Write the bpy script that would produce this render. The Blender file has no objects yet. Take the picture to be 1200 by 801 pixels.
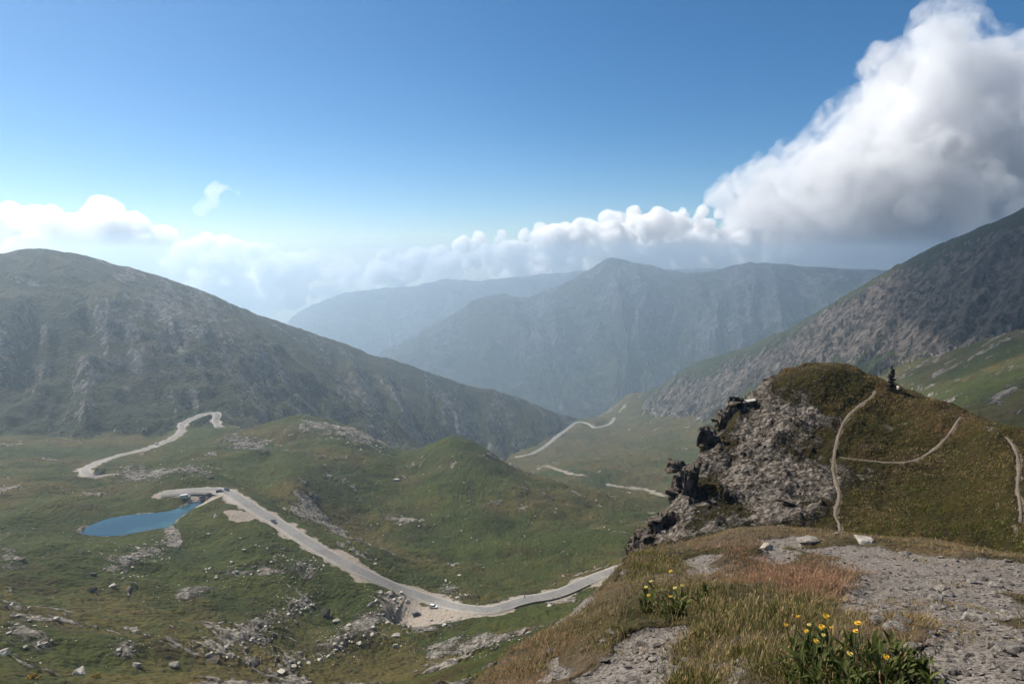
import bpy, bmesh, math, random, os
import numpy as np
from mathutils import Vector, Matrix, Quaternion

R_ = math.radians
scene = bpy.context.scene
COL = scene.collection
RES = float(os.environ.get('RES', '1.0'))      # terrain resolution

# ------------------------------------------------------------------ camera model (a photograph of 1200x801, 24 mm lens)
F, CX, CY = 800.0, 600.0, 400.5
PITCH = math.atan((CY - 300.0) / F)            # the horizon lies at y = 300
SP, CP = math.sin(PITCH), math.cos(PITCH)

def ray(px, py):
    a = (np.asarray(px, float) - CX) / F
    b = (CY - np.asarray(py, float)) / F
    return a, CP + SP * b, -SP + CP * b

def azt(px, py):
    x, y, z = ray(px, py)
    return np.arctan2(x, y), z / np.hypot(x, y)

def pos(px, py, r):                            # a point on the sight line at horizontal distance r
    x, y, z = ray(px, py)
    h = np.hypot(x, y)
    return np.array([x / h * r, y / h * r, z / h * r])

# ------------------------------------------------------------------ noise
def _hash(ix, iy, seed):
    h = (ix.astype(np.uint32) * np.uint32(374761393) + iy.astype(np.uint32) * np.uint32(668265263)
         + np.uint32((seed * 2246822519) & 0xffffffff))
    h = (h ^ (h >> np.uint32(13))) * np.uint32(1274126177)
    return h ^ (h >> np.uint32(16))

def perlin(x, y, seed=0):
    x = np.asarray(x, np.float64); y = np.asarray(y, np.float64)
    ix = np.floor(x).astype(np.int64); iy = np.floor(y).astype(np.int64)
    fx = (x - ix).astype(np.float32); fy = (y - iy).astype(np.float32)
    u = fx * fx * fx * (fx * (fx * 6 - 15) + 10); v = fy * fy * fy * (fy * (fy * 6 - 15) + 10)
    def g(dx, dy):
        a = _hash(ix + dx, iy + dy, seed).astype(np.float32) * np.float32(2 * math.pi / 4294967296.0)
        return np.cos(a) * (fx - dx) + np.sin(a) * (fy - dy)
    n0 = g(0, 0) * (1 - u) + g(1, 0) * u
    n1 = g(0, 1) * (1 - u) + g(1, 1) * u
    return (n0 * (1 - v) + n1 * v) * 1.5

def fbm(x, y, lam, octs=4, seed=0, gain=0.5, ridged=False):
    out = 0; amp = 1.0; tot = 0
    for k in range(octs):
        n = perlin(x / lam + 17.3 * k, y / lam - 9.1 * k, seed + k * 7)
        if ridged: n = 1 - 2 * np.abs(n)
        out = out + amp * n; tot += amp
        lam *= 0.47; amp *= gain
    return out / tot

def smooth(a, b, x):
    t = np.clip((x - a) / (b - a), 0, 1)
    return t * t * (3 - 2 * t)

# ------------------------------------------------------------------ scattered-data terrain: control points (px, py, distance)
class Field:
    def __init__(self, pts, ku=5.0, kv=2.0, c=0.18, lam=1e-4):
        p = np.array(pts, float)
        az, t = azt(p[:, 0], p[:, 1])
        self.P = np.c_[az * ku, np.log(p[:, 2]) * kv]
        self.ku, self.kv, self.c = ku, kv, c
        n = len(p)
        D = np.linalg.norm(self.P[:, None] - self.P[None], axis=2)
        A = np.zeros((n + 3, n + 3))
        A[:n, :n] = -np.sqrt(D * D + c * c) - lam * np.eye(n)
        A[:n, n] = 1; A[:n, n + 1:] = self.P; A[n:, :n] = A[:n, n:].T
        self.w = np.linalg.solve(A, np.r_[t, 0, 0, 0]); self.n = n
    def __call__(self, az, lr):
        U = az * self.ku; V = lr * self.kv
        out = self.w[self.n] + self.w[self.n + 1] * U + self.w[self.n + 2] * V
        for i in range(self.n):
            out = out - self.w[i] * np.sqrt((U - self.P[i, 0]) ** 2 + (V - self.P[i, 1]) ** 2 + self.c ** 2)
        return out

VALLEY = [
 # the slope right under the viewpoint, falling away to the left
 (600, 1150, 2), (600, 900, 8), (600, 835, 25), (605, 800, 60), (610, 765, 150),
 (700, 1100, 2), (710, 850, 10), (700, 790, 40), (690, 745, 110), (690, 722, 190),
 (800, 1100, 3), (800, 900, 12), (800, 800, 40), (800, 760, 110), (800, 700, 220), (800, 650, 330),
 (300, 1200, 2), (300, 1000, 10), (300, 900, 50), (300, 830, 130), (60, 1200, 2), (40, 1000, 20), (40, 860, 90), (0, 815, 140),
 (-300, 900, 60), (-300, 760, 170), (-300, 660, 300), (-300, 600, 450), (-300, 540, 800),
 (1000, 1100, 4), (1000, 800, 20), (1000, 700, 60), (1000, 640, 130), (1000, 600, 250),
 (1250, 1000, 5), (1250, 760, 30), (1250, 640, 90), (1250, 570, 200), (1400, 560, 200), (1500, 500, 500),
 # near valley floor
 (100, 790, 185), (200, 760, 215), (200, 720, 265), (0, 700, 265), (60, 740, 225), (120, 690, 290), (300, 790, 205), (300, 735, 262), (300, 690, 315), (300, 650, 352),
 (420, 790, 228), (450, 745, 280), (380, 700, 318), (200, 670, 330), (50, 640, 360), (520, 770, 235), (560, 745, 265), (600, 735, 270), (660, 715, 300),
 (500, 713, 317), (560, 712, 316), (610, 706, 324), (650, 697, 336), (700, 680, 360), (735, 662, 388), (780, 640, 430), (460, 690, 328),
 (420, 665, 346), (370, 636, 371), (322, 609, 400), (290, 588, 428), (265, 574, 445), (240, 574, 452), (205, 575, 462),
 # lake flat
 (93, 625, 424), (140, 628, 413), (196, 618, 420), (160, 603, 448), (215, 596, 444), (240, 598, 432), (100, 612, 446), (60, 620, 420), (0, 600, 480), (0, 640, 390), (250, 620, 402),
 # ground behind the lake and the road down to the hairpin
 (150, 575, 540), (60, 570, 560), (200, 560, 520), (0, 545, 680), (100, 552, 650), (160, 536, 740), (120, 548, 700), (185, 520, 830), (215, 510, 880), (230, 497, 980), (250, 486, 1060),
 (50, 528, 800), (0, 515, 950), (100, 512, 960), (-200, 500, 1100), (170, 498, 1040), (300, 575, 500), (330, 560, 520),
 # rocky hill in the middle left and its back
 (270, 535, 650), (300, 505, 760), (330, 491, 815), (365, 489, 830), (400, 500, 830), (440, 517, 820), (340, 530, 680), (400, 550, 600), (330, 520, 960), (400, 530, 1000), (450, 545, 960),
 (340, 520, 1150), (250, 505, 1180),
 # cone hill in the middle and meadow in front
 (535, 514, 735), (500, 524, 740), (565, 526, 735), (535, 535, 660), (480, 545, 690), (600, 548, 720), (540, 560, 610), (460, 580, 560), (400, 610, 480), (470, 640, 440),
 (600, 600, 540), (560, 650, 440), (520, 690, 355), (640, 660, 410), (700, 640, 445), (560, 585, 560), (640, 565, 690), (700, 575, 700), (690, 610, 560), (750, 600, 640), (740, 578, 800), (800, 590, 700),
 (535, 560, 900), (500, 560, 960), (600, 570, 930), (660, 575, 900), (730, 590, 950),
 # behind the saddle the valley falls
 (350, 530, 1300), (440, 533, 1400), (480, 538, 1150), (530, 535, 1500), (600, 540, 1560), (620, 534, 1600), (650, 514, 1850), (690, 491, 2150), (720, 492, 2280), (600, 555, 1250), (660, 552, 1150), (690, 557, 1080),
 (740, 570, 1040), (785, 583, 960), (700, 540, 1350), (740, 525, 1550), (700, 512, 1850), (760, 500, 1950), (780, 530, 1400), (830, 560, 1020), (900, 560, 900),
 (730, 470, 2700), (800, 468, 2350), (780, 485, 2150), (830, 500, 1650), (900, 475, 1600), (860, 530, 1250), (950, 520, 1000),
 (1000, 452, 1400), (950, 470, 1420), (1060, 432, 1200), (1110, 428, 1080), (1150, 435, 900), (1200, 425, 850), (1200, 460, 640), (1120, 470, 700), (1050, 490, 750), (1200, 485, 530), (1195, 498, 480), (1220, 520, 380), (1100, 510, 500), (1000, 540, 600), (900, 600, 550), (850, 620, 480),
 (1180, 395, 1050), (1300, 440, 600), (1300, 390, 900), (1400, 420, 600),
 # deep valley beyond
 (0, 520, 3000), (300, 530, 3000), (600, 545, 2700), (690, 512, 2750), (720, 505, 2900), (700, 505, 4200), (600, 520, 4500), (300, 500, 4500), (800, 500, 3500), (900, 490, 3000), (900, 500, 4500), (1100, 480, 2500), (1200, 480, 4500), (1300, 450, 2000), (-300, 520, 3000), (-300, 500, 4500),
]

HILL = [
 # ground at the photographer's feet
 (480, 1100, 1.5), (700, 1150, 1.5), (900, 1150, 1.5), (1200, 1120, 1.5),
 (540, 830, 3.2), (650, 812, 3.0), (760, 806, 2.9), (880, 801, 2.7), (1000, 801, 2.6), (1200, 801, 2.7),
 (640, 765, 4.2), (720, 730, 4.1), (850, 722, 4.2), (1000, 722, 4.0), (1200, 728, 4.3),
 (735, 688, 5.6), (800, 676, 6), (900, 672, 6), (1000, 672, 6.0), (1200, 684, 6.2),
 (745, 655, 7.4), (800, 641, 8.8), (850, 631, 9.4), (940, 620, 10.5), (1000, 630, 9.8), (1100, 640, 9.6), (1200, 656, 9), (1300, 670, 9),
 (745, 690, 14), (850, 668, 16), (940, 660, 16), (1000, 668, 16), (1100, 678, 16), (1200, 692, 15),
 (745, 690, 28), (850, 680, 30), (1000, 675, 30), (1200, 690, 30), (1300, 700, 30),
 # the hill across the saddle
 (750, 660, 46), (800, 640, 49), (860, 628, 51), (920, 622, 53), (1000, 627, 54), (1100, 648, 52), (1200, 668, 48),
 (760, 633, 56), (800, 605, 58), (860, 580, 61), (920, 570, 63), (1000, 572, 63.5), (1100, 600, 60), (1200, 625, 55),
 (800, 560, 64), (860, 525, 69), (920, 500, 72), (1000, 508, 72), (1060, 525, 71), (1120, 545, 68), (1200, 575, 62),
 (870, 480, 76), (920, 450, 78), (960, 443, 79), (1000, 455, 79), (1050, 475, 78), (1120, 503, 74), (1200, 533, 68),
 (868, 472, 78), (900, 449, 80), (930, 435, 81), (960, 429, 82), (990, 432, 82), (1020, 443, 82), (1050, 456, 81), (1090, 472, 79), (1120, 484, 77), (1160, 498, 74), (1200, 512, 71), (1300, 540, 65), (1400, 560, 60),
 (868, 500, 92), (930, 470, 94), (990, 465, 95), (1050, 490, 94), (1120, 515, 90), (1200, 540, 84), (1300, 570, 80),
 (870, 620, 130), (960, 580, 135), (1060, 580, 135), (1200, 600, 130), (1300, 620, 130),
 (870, 760, 220), (1060, 740, 220), (1250, 740, 220), (1400, 740, 220),
]
# left brink of the hill: (distance, px); left of it the ground falls away
BRINK = [(1.2, 200), (2.5, 440), (3.4, 540), (4.2, 600), (5.0, 655), (6, 715), (7.2, 740), (12, 745), (46, 742), (52, 748), (57, 768), (61, 790), (65, 806), (70, 828), (77, 862), (82, 885), (100, 930), (140, 1000), (400, 1200)]

L_CREST = [(-500, 330, 1500), (-250, 302, 1420), (-80, 298, 1400), (0, 297, 1420), (45, 291, 1440), (80, 297, 1460), (110, 305, 1480), (180, 323, 1540), (240, 343, 1620), (300, 368, 1700), (360, 389, 1760), (405, 404, 1820), (440, 418, 1880), (460, 421, 1890), (500, 436, 1930), (545, 452, 1970), (580, 458, 1990), (610, 468, 2030), (660, 486, 2150), (705, 500, 2260), (760, 540, 2400)]
R_CREST = [(1600, 215, 1250), (1400, 230, 1420), (1290, 228, 1500), (1240, 235, 1540), (1200, 247, 1580), (1160, 264, 1640), (1110, 284, 1720), (1075, 300, 1780), (1050, 313, 1820), (1010, 337, 1900), (960, 366, 2000), (920, 388, 2090), (885, 402, 2180), (850, 415, 2270), (815, 425, 2380), (780, 448, 2480), (740, 470, 2620), (710, 495, 2750)]

def polyline(pts, n=60, closed=False):
    P = np.array(pts, float)
    d = np.r_[0, np.cumsum(np.linalg.norm(np.diff(P, axis=0), axis=1))]
    s = np.linspace(0, d[-1], n)
    return np.c_[tuple(np.interp(s, d, P[:, k]) for k in range(P.shape[1]))]

def chaikin(P, it=2):
    P = np.array(P, float)
    for _ in range(it):
        Q = [P[0]]
        for a, b in zip(P[:-1], P[1:]):
            Q += [a * .75 + b * .25, a * .25 + b * .75]
        P = np.array(Q + [P[-1]])
    return P

def nearest(x, y, P):
    """distance to a polyline (x, y, ...), its arc length there and the interpolated other columns"""
    best = np.full(x.shape, 1e18); S = np.zeros(x.shape); C = [np.zeros(x.shape) for _ in range(P.shape[1] - 2)]
    side = np.zeros(x.shape)
    acc = 0.0
    for a, b in zip(P[:-1], P[1:]):
        dx, dy = b[0] - a[0], b[1] - a[1]
        L2 = dx * dx + dy * dy + 1e-12
        t = np.clip(((x - a[0]) * dx + (y - a[1]) * dy) / L2, 0, 1)
        d2 = (x - a[0] - t * dx) ** 2 + (y - a[1] - t * dy) ** 2
        m = d2 < best
        best = np.where(m, d2, best)
        S = np.where(m, acc + t * math.sqrt(L2), S)
        side = np.where(m, np.sign(dx * (y - a[1]) - dy * (x - a[0])), side)
        for k in range(len(C)):
            C[k] = np.where(m, a[2 + k] + t * (b[2 + k] - a[2 + k]), C[k])
        acc += math.sqrt(L2)
    return np.sqrt(best), S, side, C

fV = Field(VALLEY); fH = Field(HILL, ku=5, kv=2.2, c=0.12)
Lc = np.array([pos(*p) for p in L_CREST]); Rc = np.array([pos(*p) for p in R_CREST])
br = np.array(BRINK, float); brink_az = azt(br[:, 1], np.full(len(br), 600.0))[0]

# ------------------------------------------------------------------ the polar sheet
NA, NR = int(1300 * RES), int(1500 * RES)
A0, A1 = R_(-51), R_(51)
RMIN, RMAX = 1.15, 4600.0
az = np.linspace(A0, A1, NA)
# rings closer together where the eye meets the ground at a grazing angle
lr = np.linspace(math.log(RMIN), math.log(RMAX), NR)
AZ, LR = np.meshgrid(az, lr)
RR = np.exp(LR); X = RR * np.sin(AZ); Y = RR * np.cos(AZ)

def base_fields(AZ, LR, X, Y, RR):
    zV = fV(AZ, LR) * RR
    # left mountain
    d, s, side, (cz,) = nearest(X, Y, Lc)
    wob = fbm(X, Y, 420, 4, 31, ridged=True)
    zL = cz - np.where(side < 0, 0.50, 0.6) * (np.sqrt(d * d + 9 ** 2) - 9) - 0.00005 * d * d + wob * np.minimum(5 + d * 0.09, 42) - 4
    zL = zL + fbm(X, Y, 70, 4, 37, ridged=True) * 5
    gl = fbm(s * 1.0 + d * .45, d * .16, 120, 3, 77, ridged=True)
    zL = zL + gl * np.minimum(d * .10, 30) + fbm(X, Y, 60, 4, 79, ridged=True) * np.minimum(1 + d * .03, 6)
    # right ridge: grass shoulder, then broken cliffs, then a green foot
    d2, s2, side2, (cz2,) = nearest(X, Y, Rc)
    near = side2 > 0
    dn = d2
    gul = fbm(s2 + 0.25 * d2 + 60 * perlin(X / 300, Y / 300, 5), d2 * 0.22, 190, 5, 53, gain=.6, ridged=True)
    gul = .7 * gul + .5 * fbm(s2 + .2 * d2 + 25 * perlin(X / 120, Y / 120, 6), d2 * .18, 55, 4, 57, gain=.6, ridged=True)
    prof = 0.60 * np.minimum(dn, 70) + 1.0 * np.clip(dn - 70, 0, 150) + 0.85 * np.clip(dn - 220, 0, 1e9)
    zR = cz2 - np.where(near, prof, 0.8 * dn) + gul * np.clip((dn - 40) * 0.36, 0, 52) * np.exp(-np.clip(dn - 420, 0, 1e9) / 250) 
    zR = zR + fbm(X, Y, 85, 5, 59, gain=.6, ridged=True) * 8
    # hill and knoll
    zH = fH(AZ, LR) * RR
    baz = np.interp(RR, br[:, 0], brink_az)
    lat = np.clip(baz - AZ, 0, 2) * RR
    k = np.interp(np.log(RR), [0, 1.6, 2.3, 3.6, 4.0], [.75, .75, 1.0, 1.3, 2.6])
    zH = zH - k * lat
    zH = np.where(RR > 180, -1e5, zH)
    return zV, zL, zR, zH, dict(dL=d, sL=s, dR=d2, sR=s2, lat=lat, gul=gul, gl=gl, wob=wob)

zV, zL, zR, zH, aux = base_fields(AZ, LR, X, Y, RR)

# first-hit lookup on a height sheet
def make_caster(Z):
    T = Z / RR
    cm = np.maximum.accumulate(T, axis=0)
    def cast(px, py, rmin=0.0):
        a, t = azt(px, py)
        j = (a - A0) / (A1 - A0) * (NA - 1)
        j0 = int(np.clip(math.floor(j), 0, NA - 2)); f = j - j0
        if rmin > 0:
            i0 = int(np.searchsorted(lr, math.log(rmin)))
            col = np.maximum.accumulate(T[i0:, j0] * (1 - f) + T[i0:, j0 + 1] * f)
        else:
            i0 = 0
            col = np.maximum.accumulate(T[:, j0] * (1 - f) + T[:, j0 + 1] * f)
        i = int(np.searchsorted(col, t))
        if i >= len(col): return None
        if i == 0: rr = math.exp(lr[i0])
        else:
            c0, c1 = col[i - 1], col[i]
            g = (t - c0) / max(c1 - c0, 1e-9)
            rr = math.exp(lr[i0 + i - 1] + g * (lr[i0 + i] - lr[i0 + i - 1]))
        return np.array([rr * math.sin(a), rr * math.cos(a), rr * t])
    return cast

def sample(Z, x, y):
    x = np.asarray(x, float); y = np.asarray(y, float)
    a = np.arctan2(x, y); l = np.log(np.maximum(np.hypot(x, y), RMIN))
    j = np.clip((a - A0) / (A1 - A0) * (NA - 1), 0, NA - 1.001); i = np.clip((l - lr[0]) / (lr[-1] - lr[0]) * (NR - 1), 0, NR - 1.001)
    j0 = j.astype(int); i0 = i.astype(int); fj = j - j0; fi = i - i0
    return (Z[i0, j0] * (1 - fi) * (1 - fj) + Z[i0, j0 + 1] * (1 - fi) * fj + Z[i0 + 1, j0] * fi * (1 - fj) + Z[i0 + 1, j0 + 1] * fi * fj)

# --- natural relief on the valley floor
relief_v = np.interp(RR, [3, 30, 120, 300, 1500], [0.02, .25, .8, 1.0, 1.8])
nv = fbm(X, Y, 70, 5, 3) * 5.6 + np.maximum(0, fbm(X, Y, 48, 2, 95)) * 5.0 * np.clip((RR - 150) / 60, 0, 1) * smooth(900, 600, RR) + fbm(X + 9 * perlin(X / 40, Y / 40, 4), Y, 26, 4, 91, gain=.6, ridged=True) * 1.7 + fbm(X, Y, 7, 3, 92) * .55
nv = nv + fbm(X, Y, 240, 2, 8) * np.where(RR > 250, 5, 0)
zV = zV + relief_v * nv

Z0 = np.maximum(np.maximum(zV, zH), np.maximum(zL, zR))
cast0 = make_caster(Z0)
# ------------------------------------------------------------------ things drawn on the ground, found by looking through the lens and kept as world places
def on_ground(pts, cast=None, rmin=0.0):
    cast = cast or cast0
    out = []
    for p in pts:
        q = cast(p[0], p[1], p[2] if len(p) > 2 else rmin)
        if q is not None: out.append(q)
    return np.array(out)

def smooth_line(P, step, it=3, zs=4):
    P = chaikin(P, it)
    d = np.r_[0, np.cumsum(np.linalg.norm(np.diff(P[:, :2], axis=0), axis=1))]
    n = max(int(d[-1] / step), 4)
    Q = polyline(P, n)
    for _ in range(zs):
        z = Q[:, 2].copy(); z[1:-1] = (z[:-2] + 2 * z[1:-1] + z[2:]) / 4; Q[:, 2] = z
    return Q

ROADS = {
 # name: (half width of the asphalt, shoulder, pixel points with a least distance)
 'main': (2.8, 1.1, [(190, 577, 380), (215, 574, 380), (240, 573, 380), (262, 574, 380), (278, 581, 350), (300, 597, 330), (325, 612, 330), (352, 628, 320), (385, 650, 300), (420, 666, 290), (455, 683, 280), (485, 698, 280), (515, 708, 280), (545, 712, 280), (580, 710, 280), (615, 704, 280), (650, 696, 280), (690, 681, 300), (725, 667, 320), (760, 650, 340), (800, 630, 360)]),
 'hairpin': (2.4, .9, [(128, 556, 560), (108, 557, 560), (97, 551, 560), (104, 545, 560), (125, 537, 600), (160, 528, 600), (186, 521, 600), (200, 514, 700), (212, 506, 700), (214, 501, 700), (210, 497, 800), (222, 491, 900), (240, 484, 900), (254, 481, 900), (255, 486, 900), (252, 493, 900), (256, 500, 900)]),
 'valley': (3.0, 1.2, [(606, 534.5, 1300), (622, 532, 1300), (640, 522, 1300), (653, 510, 1300), (664, 503, 1400), (676, 493, 1500), (682, 489, 1500), (689, 489, 1500), (692, 496, 1500), (695, 501, 1500), (707, 499, 1500), (716, 496, 1500), (720, 489, 1500)]),
 'bend': (3.4, 1.8, [(460, 534, 900), (468, 531, 900), (478, 529, 900), (487, 528, 900), (486, 533, 900)]),
}
road_lines = {}
for k, (hw, sh, pts) in ROADS.items():
    g = on_ground(pts)
    # keep the line inside the ground it belongs to
    road_lines[k] = smooth_line(g, 4.0, 3, 12)
# stream bed and gravel wash of the valley floor
STREAMS = [
 [(640, 545, 900), (655, 550, 900), (672, 555, 900), (686, 557, 900)],
 [(716, 567, 900), (735, 571, 900), (752, 572, 900), (768, 577, 900), (785, 582, 900)],
]
stream_lines = [smooth_line(on_ground(s), 6.0, 2, 8) for s in STREAMS]

def grade(Z, P, flat, blend, drop):
    """bench the ground along a line of (x, y, z)"""
    x0, x1 = P[:, 0].min() - blend - flat, P[:, 0].max() + blend + flat
    y0, y1 = P[:, 1].min() - blend - flat, P[:, 1].max() + blend + flat
    m = (X > x0) & (X < x1) & (Y > y0) & (Y < y1)
    d, s, side, (z,) = nearest(X[m], Y[m], P)
    w = 1 - smooth(flat, flat + blend, d)
    Z[m] = Z[m] * (1 - w) + (z - drop) * w
    D = np.full(Z.shape, 1e6); D[m] = d
    return D

Z = Z0.copy()
dist_road = np.full(Z.shape, 1e6)
for k, P in road_lines.items():
    hw, sh, _ = ROADS[k]
    cell = np.hypot(P[:, 0], P[:, 1]).mean() * 0.006
    dd = grade(Z, P, hw + sh + cell * .5, 9 + cell * 1.2, 0.30 + cell * .06)
    dist_road = np.minimum(dist_road, dd)
for P in stream_lines:
    dd = grade(Z, P, 6, 16, 0.6)

# gravel turnout beside the road, flattened
road_main = road_lines['main']
TURN = on_ground([(452, 690), (478, 700), (510, 712), (545, 716), (535, 722), (512, 726), (490, 727), (470, 722), (462, 705)])
def poly_dist(x, y, P):
    """signed distance to a closed polygon, negative inside"""
    Q = np.vstack([P, P[:1]])
    d, *_ = nearest(x, y, np.c_[Q[:, :2]])
    ins = np.zeros(x.shape, bool)
    for a, b in zip(Q[:-1], Q[1:]):
        c = ((a[1] > y) != (b[1] > y)) & (x < (b[0] - a[0]) * (y - a[1]) / (b[1] - a[1] + 1e-12) + a[0])
        ins ^= c
    return np.where(ins, -d, d)

def window(P, pad):
    return (X > P[:, 0].min() - pad) & (X < P[:, 0].max() + pad) & (Y > P[:, 1].min() - pad) & (Y < P[:, 1].max() + pad)

turn_d = np.full(Z.shape, 1e6)
m = window(TURN, 30); turn_d[m] = poly_dist(X[m], Y[m], TURN)
_, _, _, (zz,) = nearest(X[m], Y[m], road_main)
w = 1 - smooth(0, 9, turn_d[m]); Z[m] = Z[m] * (1 - w) + (zz - .25) * w

# lake
LAKE_Z = pos(160, 612, 428)[2]
def on_plane(px, py, z):
    x, y, d = ray(px, py); k = z / d
    return np.array([x * k, y * k, z])
LAKE_PX = [(92, 625), (97, 620), (106, 615), (120, 609), (138, 605), (158, 602), (178, 601), (196, 599), (207, 596), (216, 592), (226, 588), (238, 585), (243, 587), (232, 592), (222, 598), (213, 604), (206, 609), (203, 614), (196, 618), (186, 619), (172, 621), (158, 624), (143, 627), (125, 628), (108, 627)]
LAKE = np.array([on_plane(a, b, LAKE_Z) for a, b in LAKE_PX])
LAKE = np.array([p for p in chaikin(np.vstack([LAKE, LAKE[:1]]), 3)[:-1]])
lake_d = np.full(Z.shape, 1e6)
m = window(LAKE, 60); lake_d[m] = poly_dist(X[m], Y[m], LAKE)
ld = lake_d[m]
shore = LAKE_Z + 0.25 + np.clip(ld, 0, 60) * 0.06
w = 1 - smooth(2, 40, ld)
Z[m] = np.where(ld < 0, LAKE_Z - np.minimum(0.15 - ld * .25, 3), Z[m] * (1 - w) + (shore + np.clip(Z[m] - shore, -.5, 4) * .35) * w)
Z[m] = np.where(ld >= 0, np.maximum(Z[m], LAKE_Z + 0.12 - np.clip(ld - 3, 0, 100) * .45), Z[m])

# small parking strip by the lake
PARK = np.array([on_plane(a, b, LAKE_Z + 2.0) for a, b in [(262, 574), (270, 578), (262, 583), (248, 587), (236, 592), (222, 592), (214, 588), (226, 581), (240, 578), (252, 575)]])
park_d = np.full(Z.shape, 1e6)
m = window(PARK, 30); park_d[m] = poly_dist(X[m], Y[m], PARK)
_, _, _, (zz,) = nearest(X[m], Y[m], road_main)
w = 1 - smooth(0, 14, park_d[m]); Z[m] = np.where(lake_d[m] < .5, Z[m], Z[m] * (1 - w) + np.minimum(zz - .4, LAKE_Z + .3 + np.clip(lake_d[m], 0, 50) * .32) * w)

# ------------------------------------------------------------------ foreground and hill relief
wH = (zH >= Z0 - 1e-6) & (RR < 180)
hillm = wH.astype(float)
# cliffs and rubble on the left side of the far hill
pxl = lambda pts, rmin=0: on_ground(pts, cast0, rmin)
ROCKY = pxl([(790, 640), (770, 640), (800, 570), (830, 520), (865, 475), (905, 462), (935, 470), (962, 500), (965, 545), (960, 590), (945, 615), (900, 625), (850, 632)], 40)
rock_d = np.full(Z.shape, 1e6)
m = window(ROCKY, 30) & (RR > 38); rock_d[m] = poly_dist(X[m], Y[m], ROCKY)
rocky = (1 - smooth(-1, 7, rock_d + 6 * fbm(X, Y, 9, 4, 12))) * (RR > 38) * (RR < 130) * hillm
lat = aux['lat']
rocky = np.maximum(rocky, smooth(0.2, 2.5, lat + 1.2 * fbm(X, Y, 4, 2, 66)) * (RR > 38) * (RR < 130) * hillm)
bl = fbm(X * 1.0 + Y * .3, Y, 6.5, 5, 201, gain=.6, ridged=True)
st = np.abs(((Z * 1.3 + 1.2 * fbm(X, Y, 5, 3, 9)) % 1.0) - .5)
Z = Z + rocky * (bl * 1.25 + st * .5 - .5)
grassy = hillm * (RR > 38) * (RR < 140) * (1 - rocky)
Z = Z + grassy * (fbm(X, Y, 9, 5, 301, gain=.58) * .75 + .13 * np.sin(Z * 9 + 5 * fbm(X, Y, 6, 3, 302)) * smooth(-.2, .3, fbm(X, Y, 12, 2, 305)) + .5 * np.minimum(0, fbm(X + Y, Y * .4, 5, 3, 306, ridged=True)))
# the knoll under the photographer's feet
kn = hillm * smooth(40, 14, RR)
lump = fbm(X, Y, 1.3, 5, 401) * .14 + fbm(X, Y, .28, 3, 402) * .035
gravel_noise = fbm(X, Y, 2.2, 4, 410)

def blob(pts, wid):
    """soft patch around ground points given by picture position: returns 0..1 with a ragged rim"""
    return pts

def patch(px_poly, rag, lam, seed, rmin=0.0, soft=None, rmax=1e9, plane=None):
    P = on_ground(px_poly, cast0, rmin) if plane is None else np.array([on_plane(a, b, plane) for a, b in px_poly])
    d = np.full(Z.shape, 1e6)
    pad = rag * 3 + 2
    m = window(P, pad)
    d[m] = poly_dist(X[m], Y[m], P) + rag * 1.6 * fbm(X[m], Y[m], lam, 4, seed)
    soft = soft or rag * .5
    return (1 - smooth(-soft, soft, d)) * (RR < rmax)

# gravel on the knoll (right side, and the scoured spots at left)
grav = patch([(1015, 740), (1040, 700), (1000, 690), (960, 655), (930, 640), (1000, 640), (1080, 655), (1130, 662), (1200, 672), (1260, 690), (1300, 900), (1130, 830), (1090, 790), (1050, 765)], .5, 1.3, 501)
grav = np.maximum(grav, patch([(735, 745), (790, 740), (800, 780), (770, 830), (700, 840), (690, 790)], .16, .6, 502))
grav = np.maximum(grav, patch([(870, 640), (930, 630), (945, 648), (900, 662)], .3, .8, 503, rmax=14))
grav = np.maximum(grav, patch([(800, 655), (835, 650), (840, 672), (810, 680)], .18, .6, 504, rmax=12))
grav = np.maximum(grav, patch([(800, 775), (870, 770), (900, 830), (830, 850)], .16, .5, 505))
grav = np.maximum(grav, patch([(700, 700), (735, 672), (742, 660), (733, 668), (690, 722), (640, 752), (585, 770), (640, 738)], .2, .8, 506, rmax=20))
grav = np.maximum(grav, patch([(628, 775), (660, 765), (672, 790), (640, 800)], .12, .5, 507))
grav = np.clip(grav, 0, 1) * kn
Z = Z + kn * (lump * (1 - .55 * grav) + .05 * (1 - grav) + gravel_noise * .04)

# ------------------------------------------------------------------ ground cover masks (what lies there, not how it is lit)
# R rock and scree   G bare earth / gravel   B dry straw-brown grass
slope_z = None
gy, gx = np.gradient(Z)
dl = lr[1] - lr[0]; da = az[1] - az[0]
slope = np.hypot(gy / (RR * dl), gx / (RR * da))
comp = np.argmax(np.stack([zV, zL, zR, zH]), 0)
rock = np.zeros(Z.shape); bare = np.zeros(Z.shape); dry = np.zeros(Z.shape)
val = (comp == 0)
n1 = fbm(X, Y, 38, 5, 601, gain=.6); n2 = fbm(X, Y, 130, 4, 602); n3 = fbm(X, Y, 14, 3, 603)
rock += val * smooth(.16, .48, n1 + .30 * n2 + (slope - .42) * .5) * .8
dry += val * np.clip(smooth(-.2, .5, n2 + .5 * n1 + .12) + .55 * smooth(850, 1400, RR), 0, 1)
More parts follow.
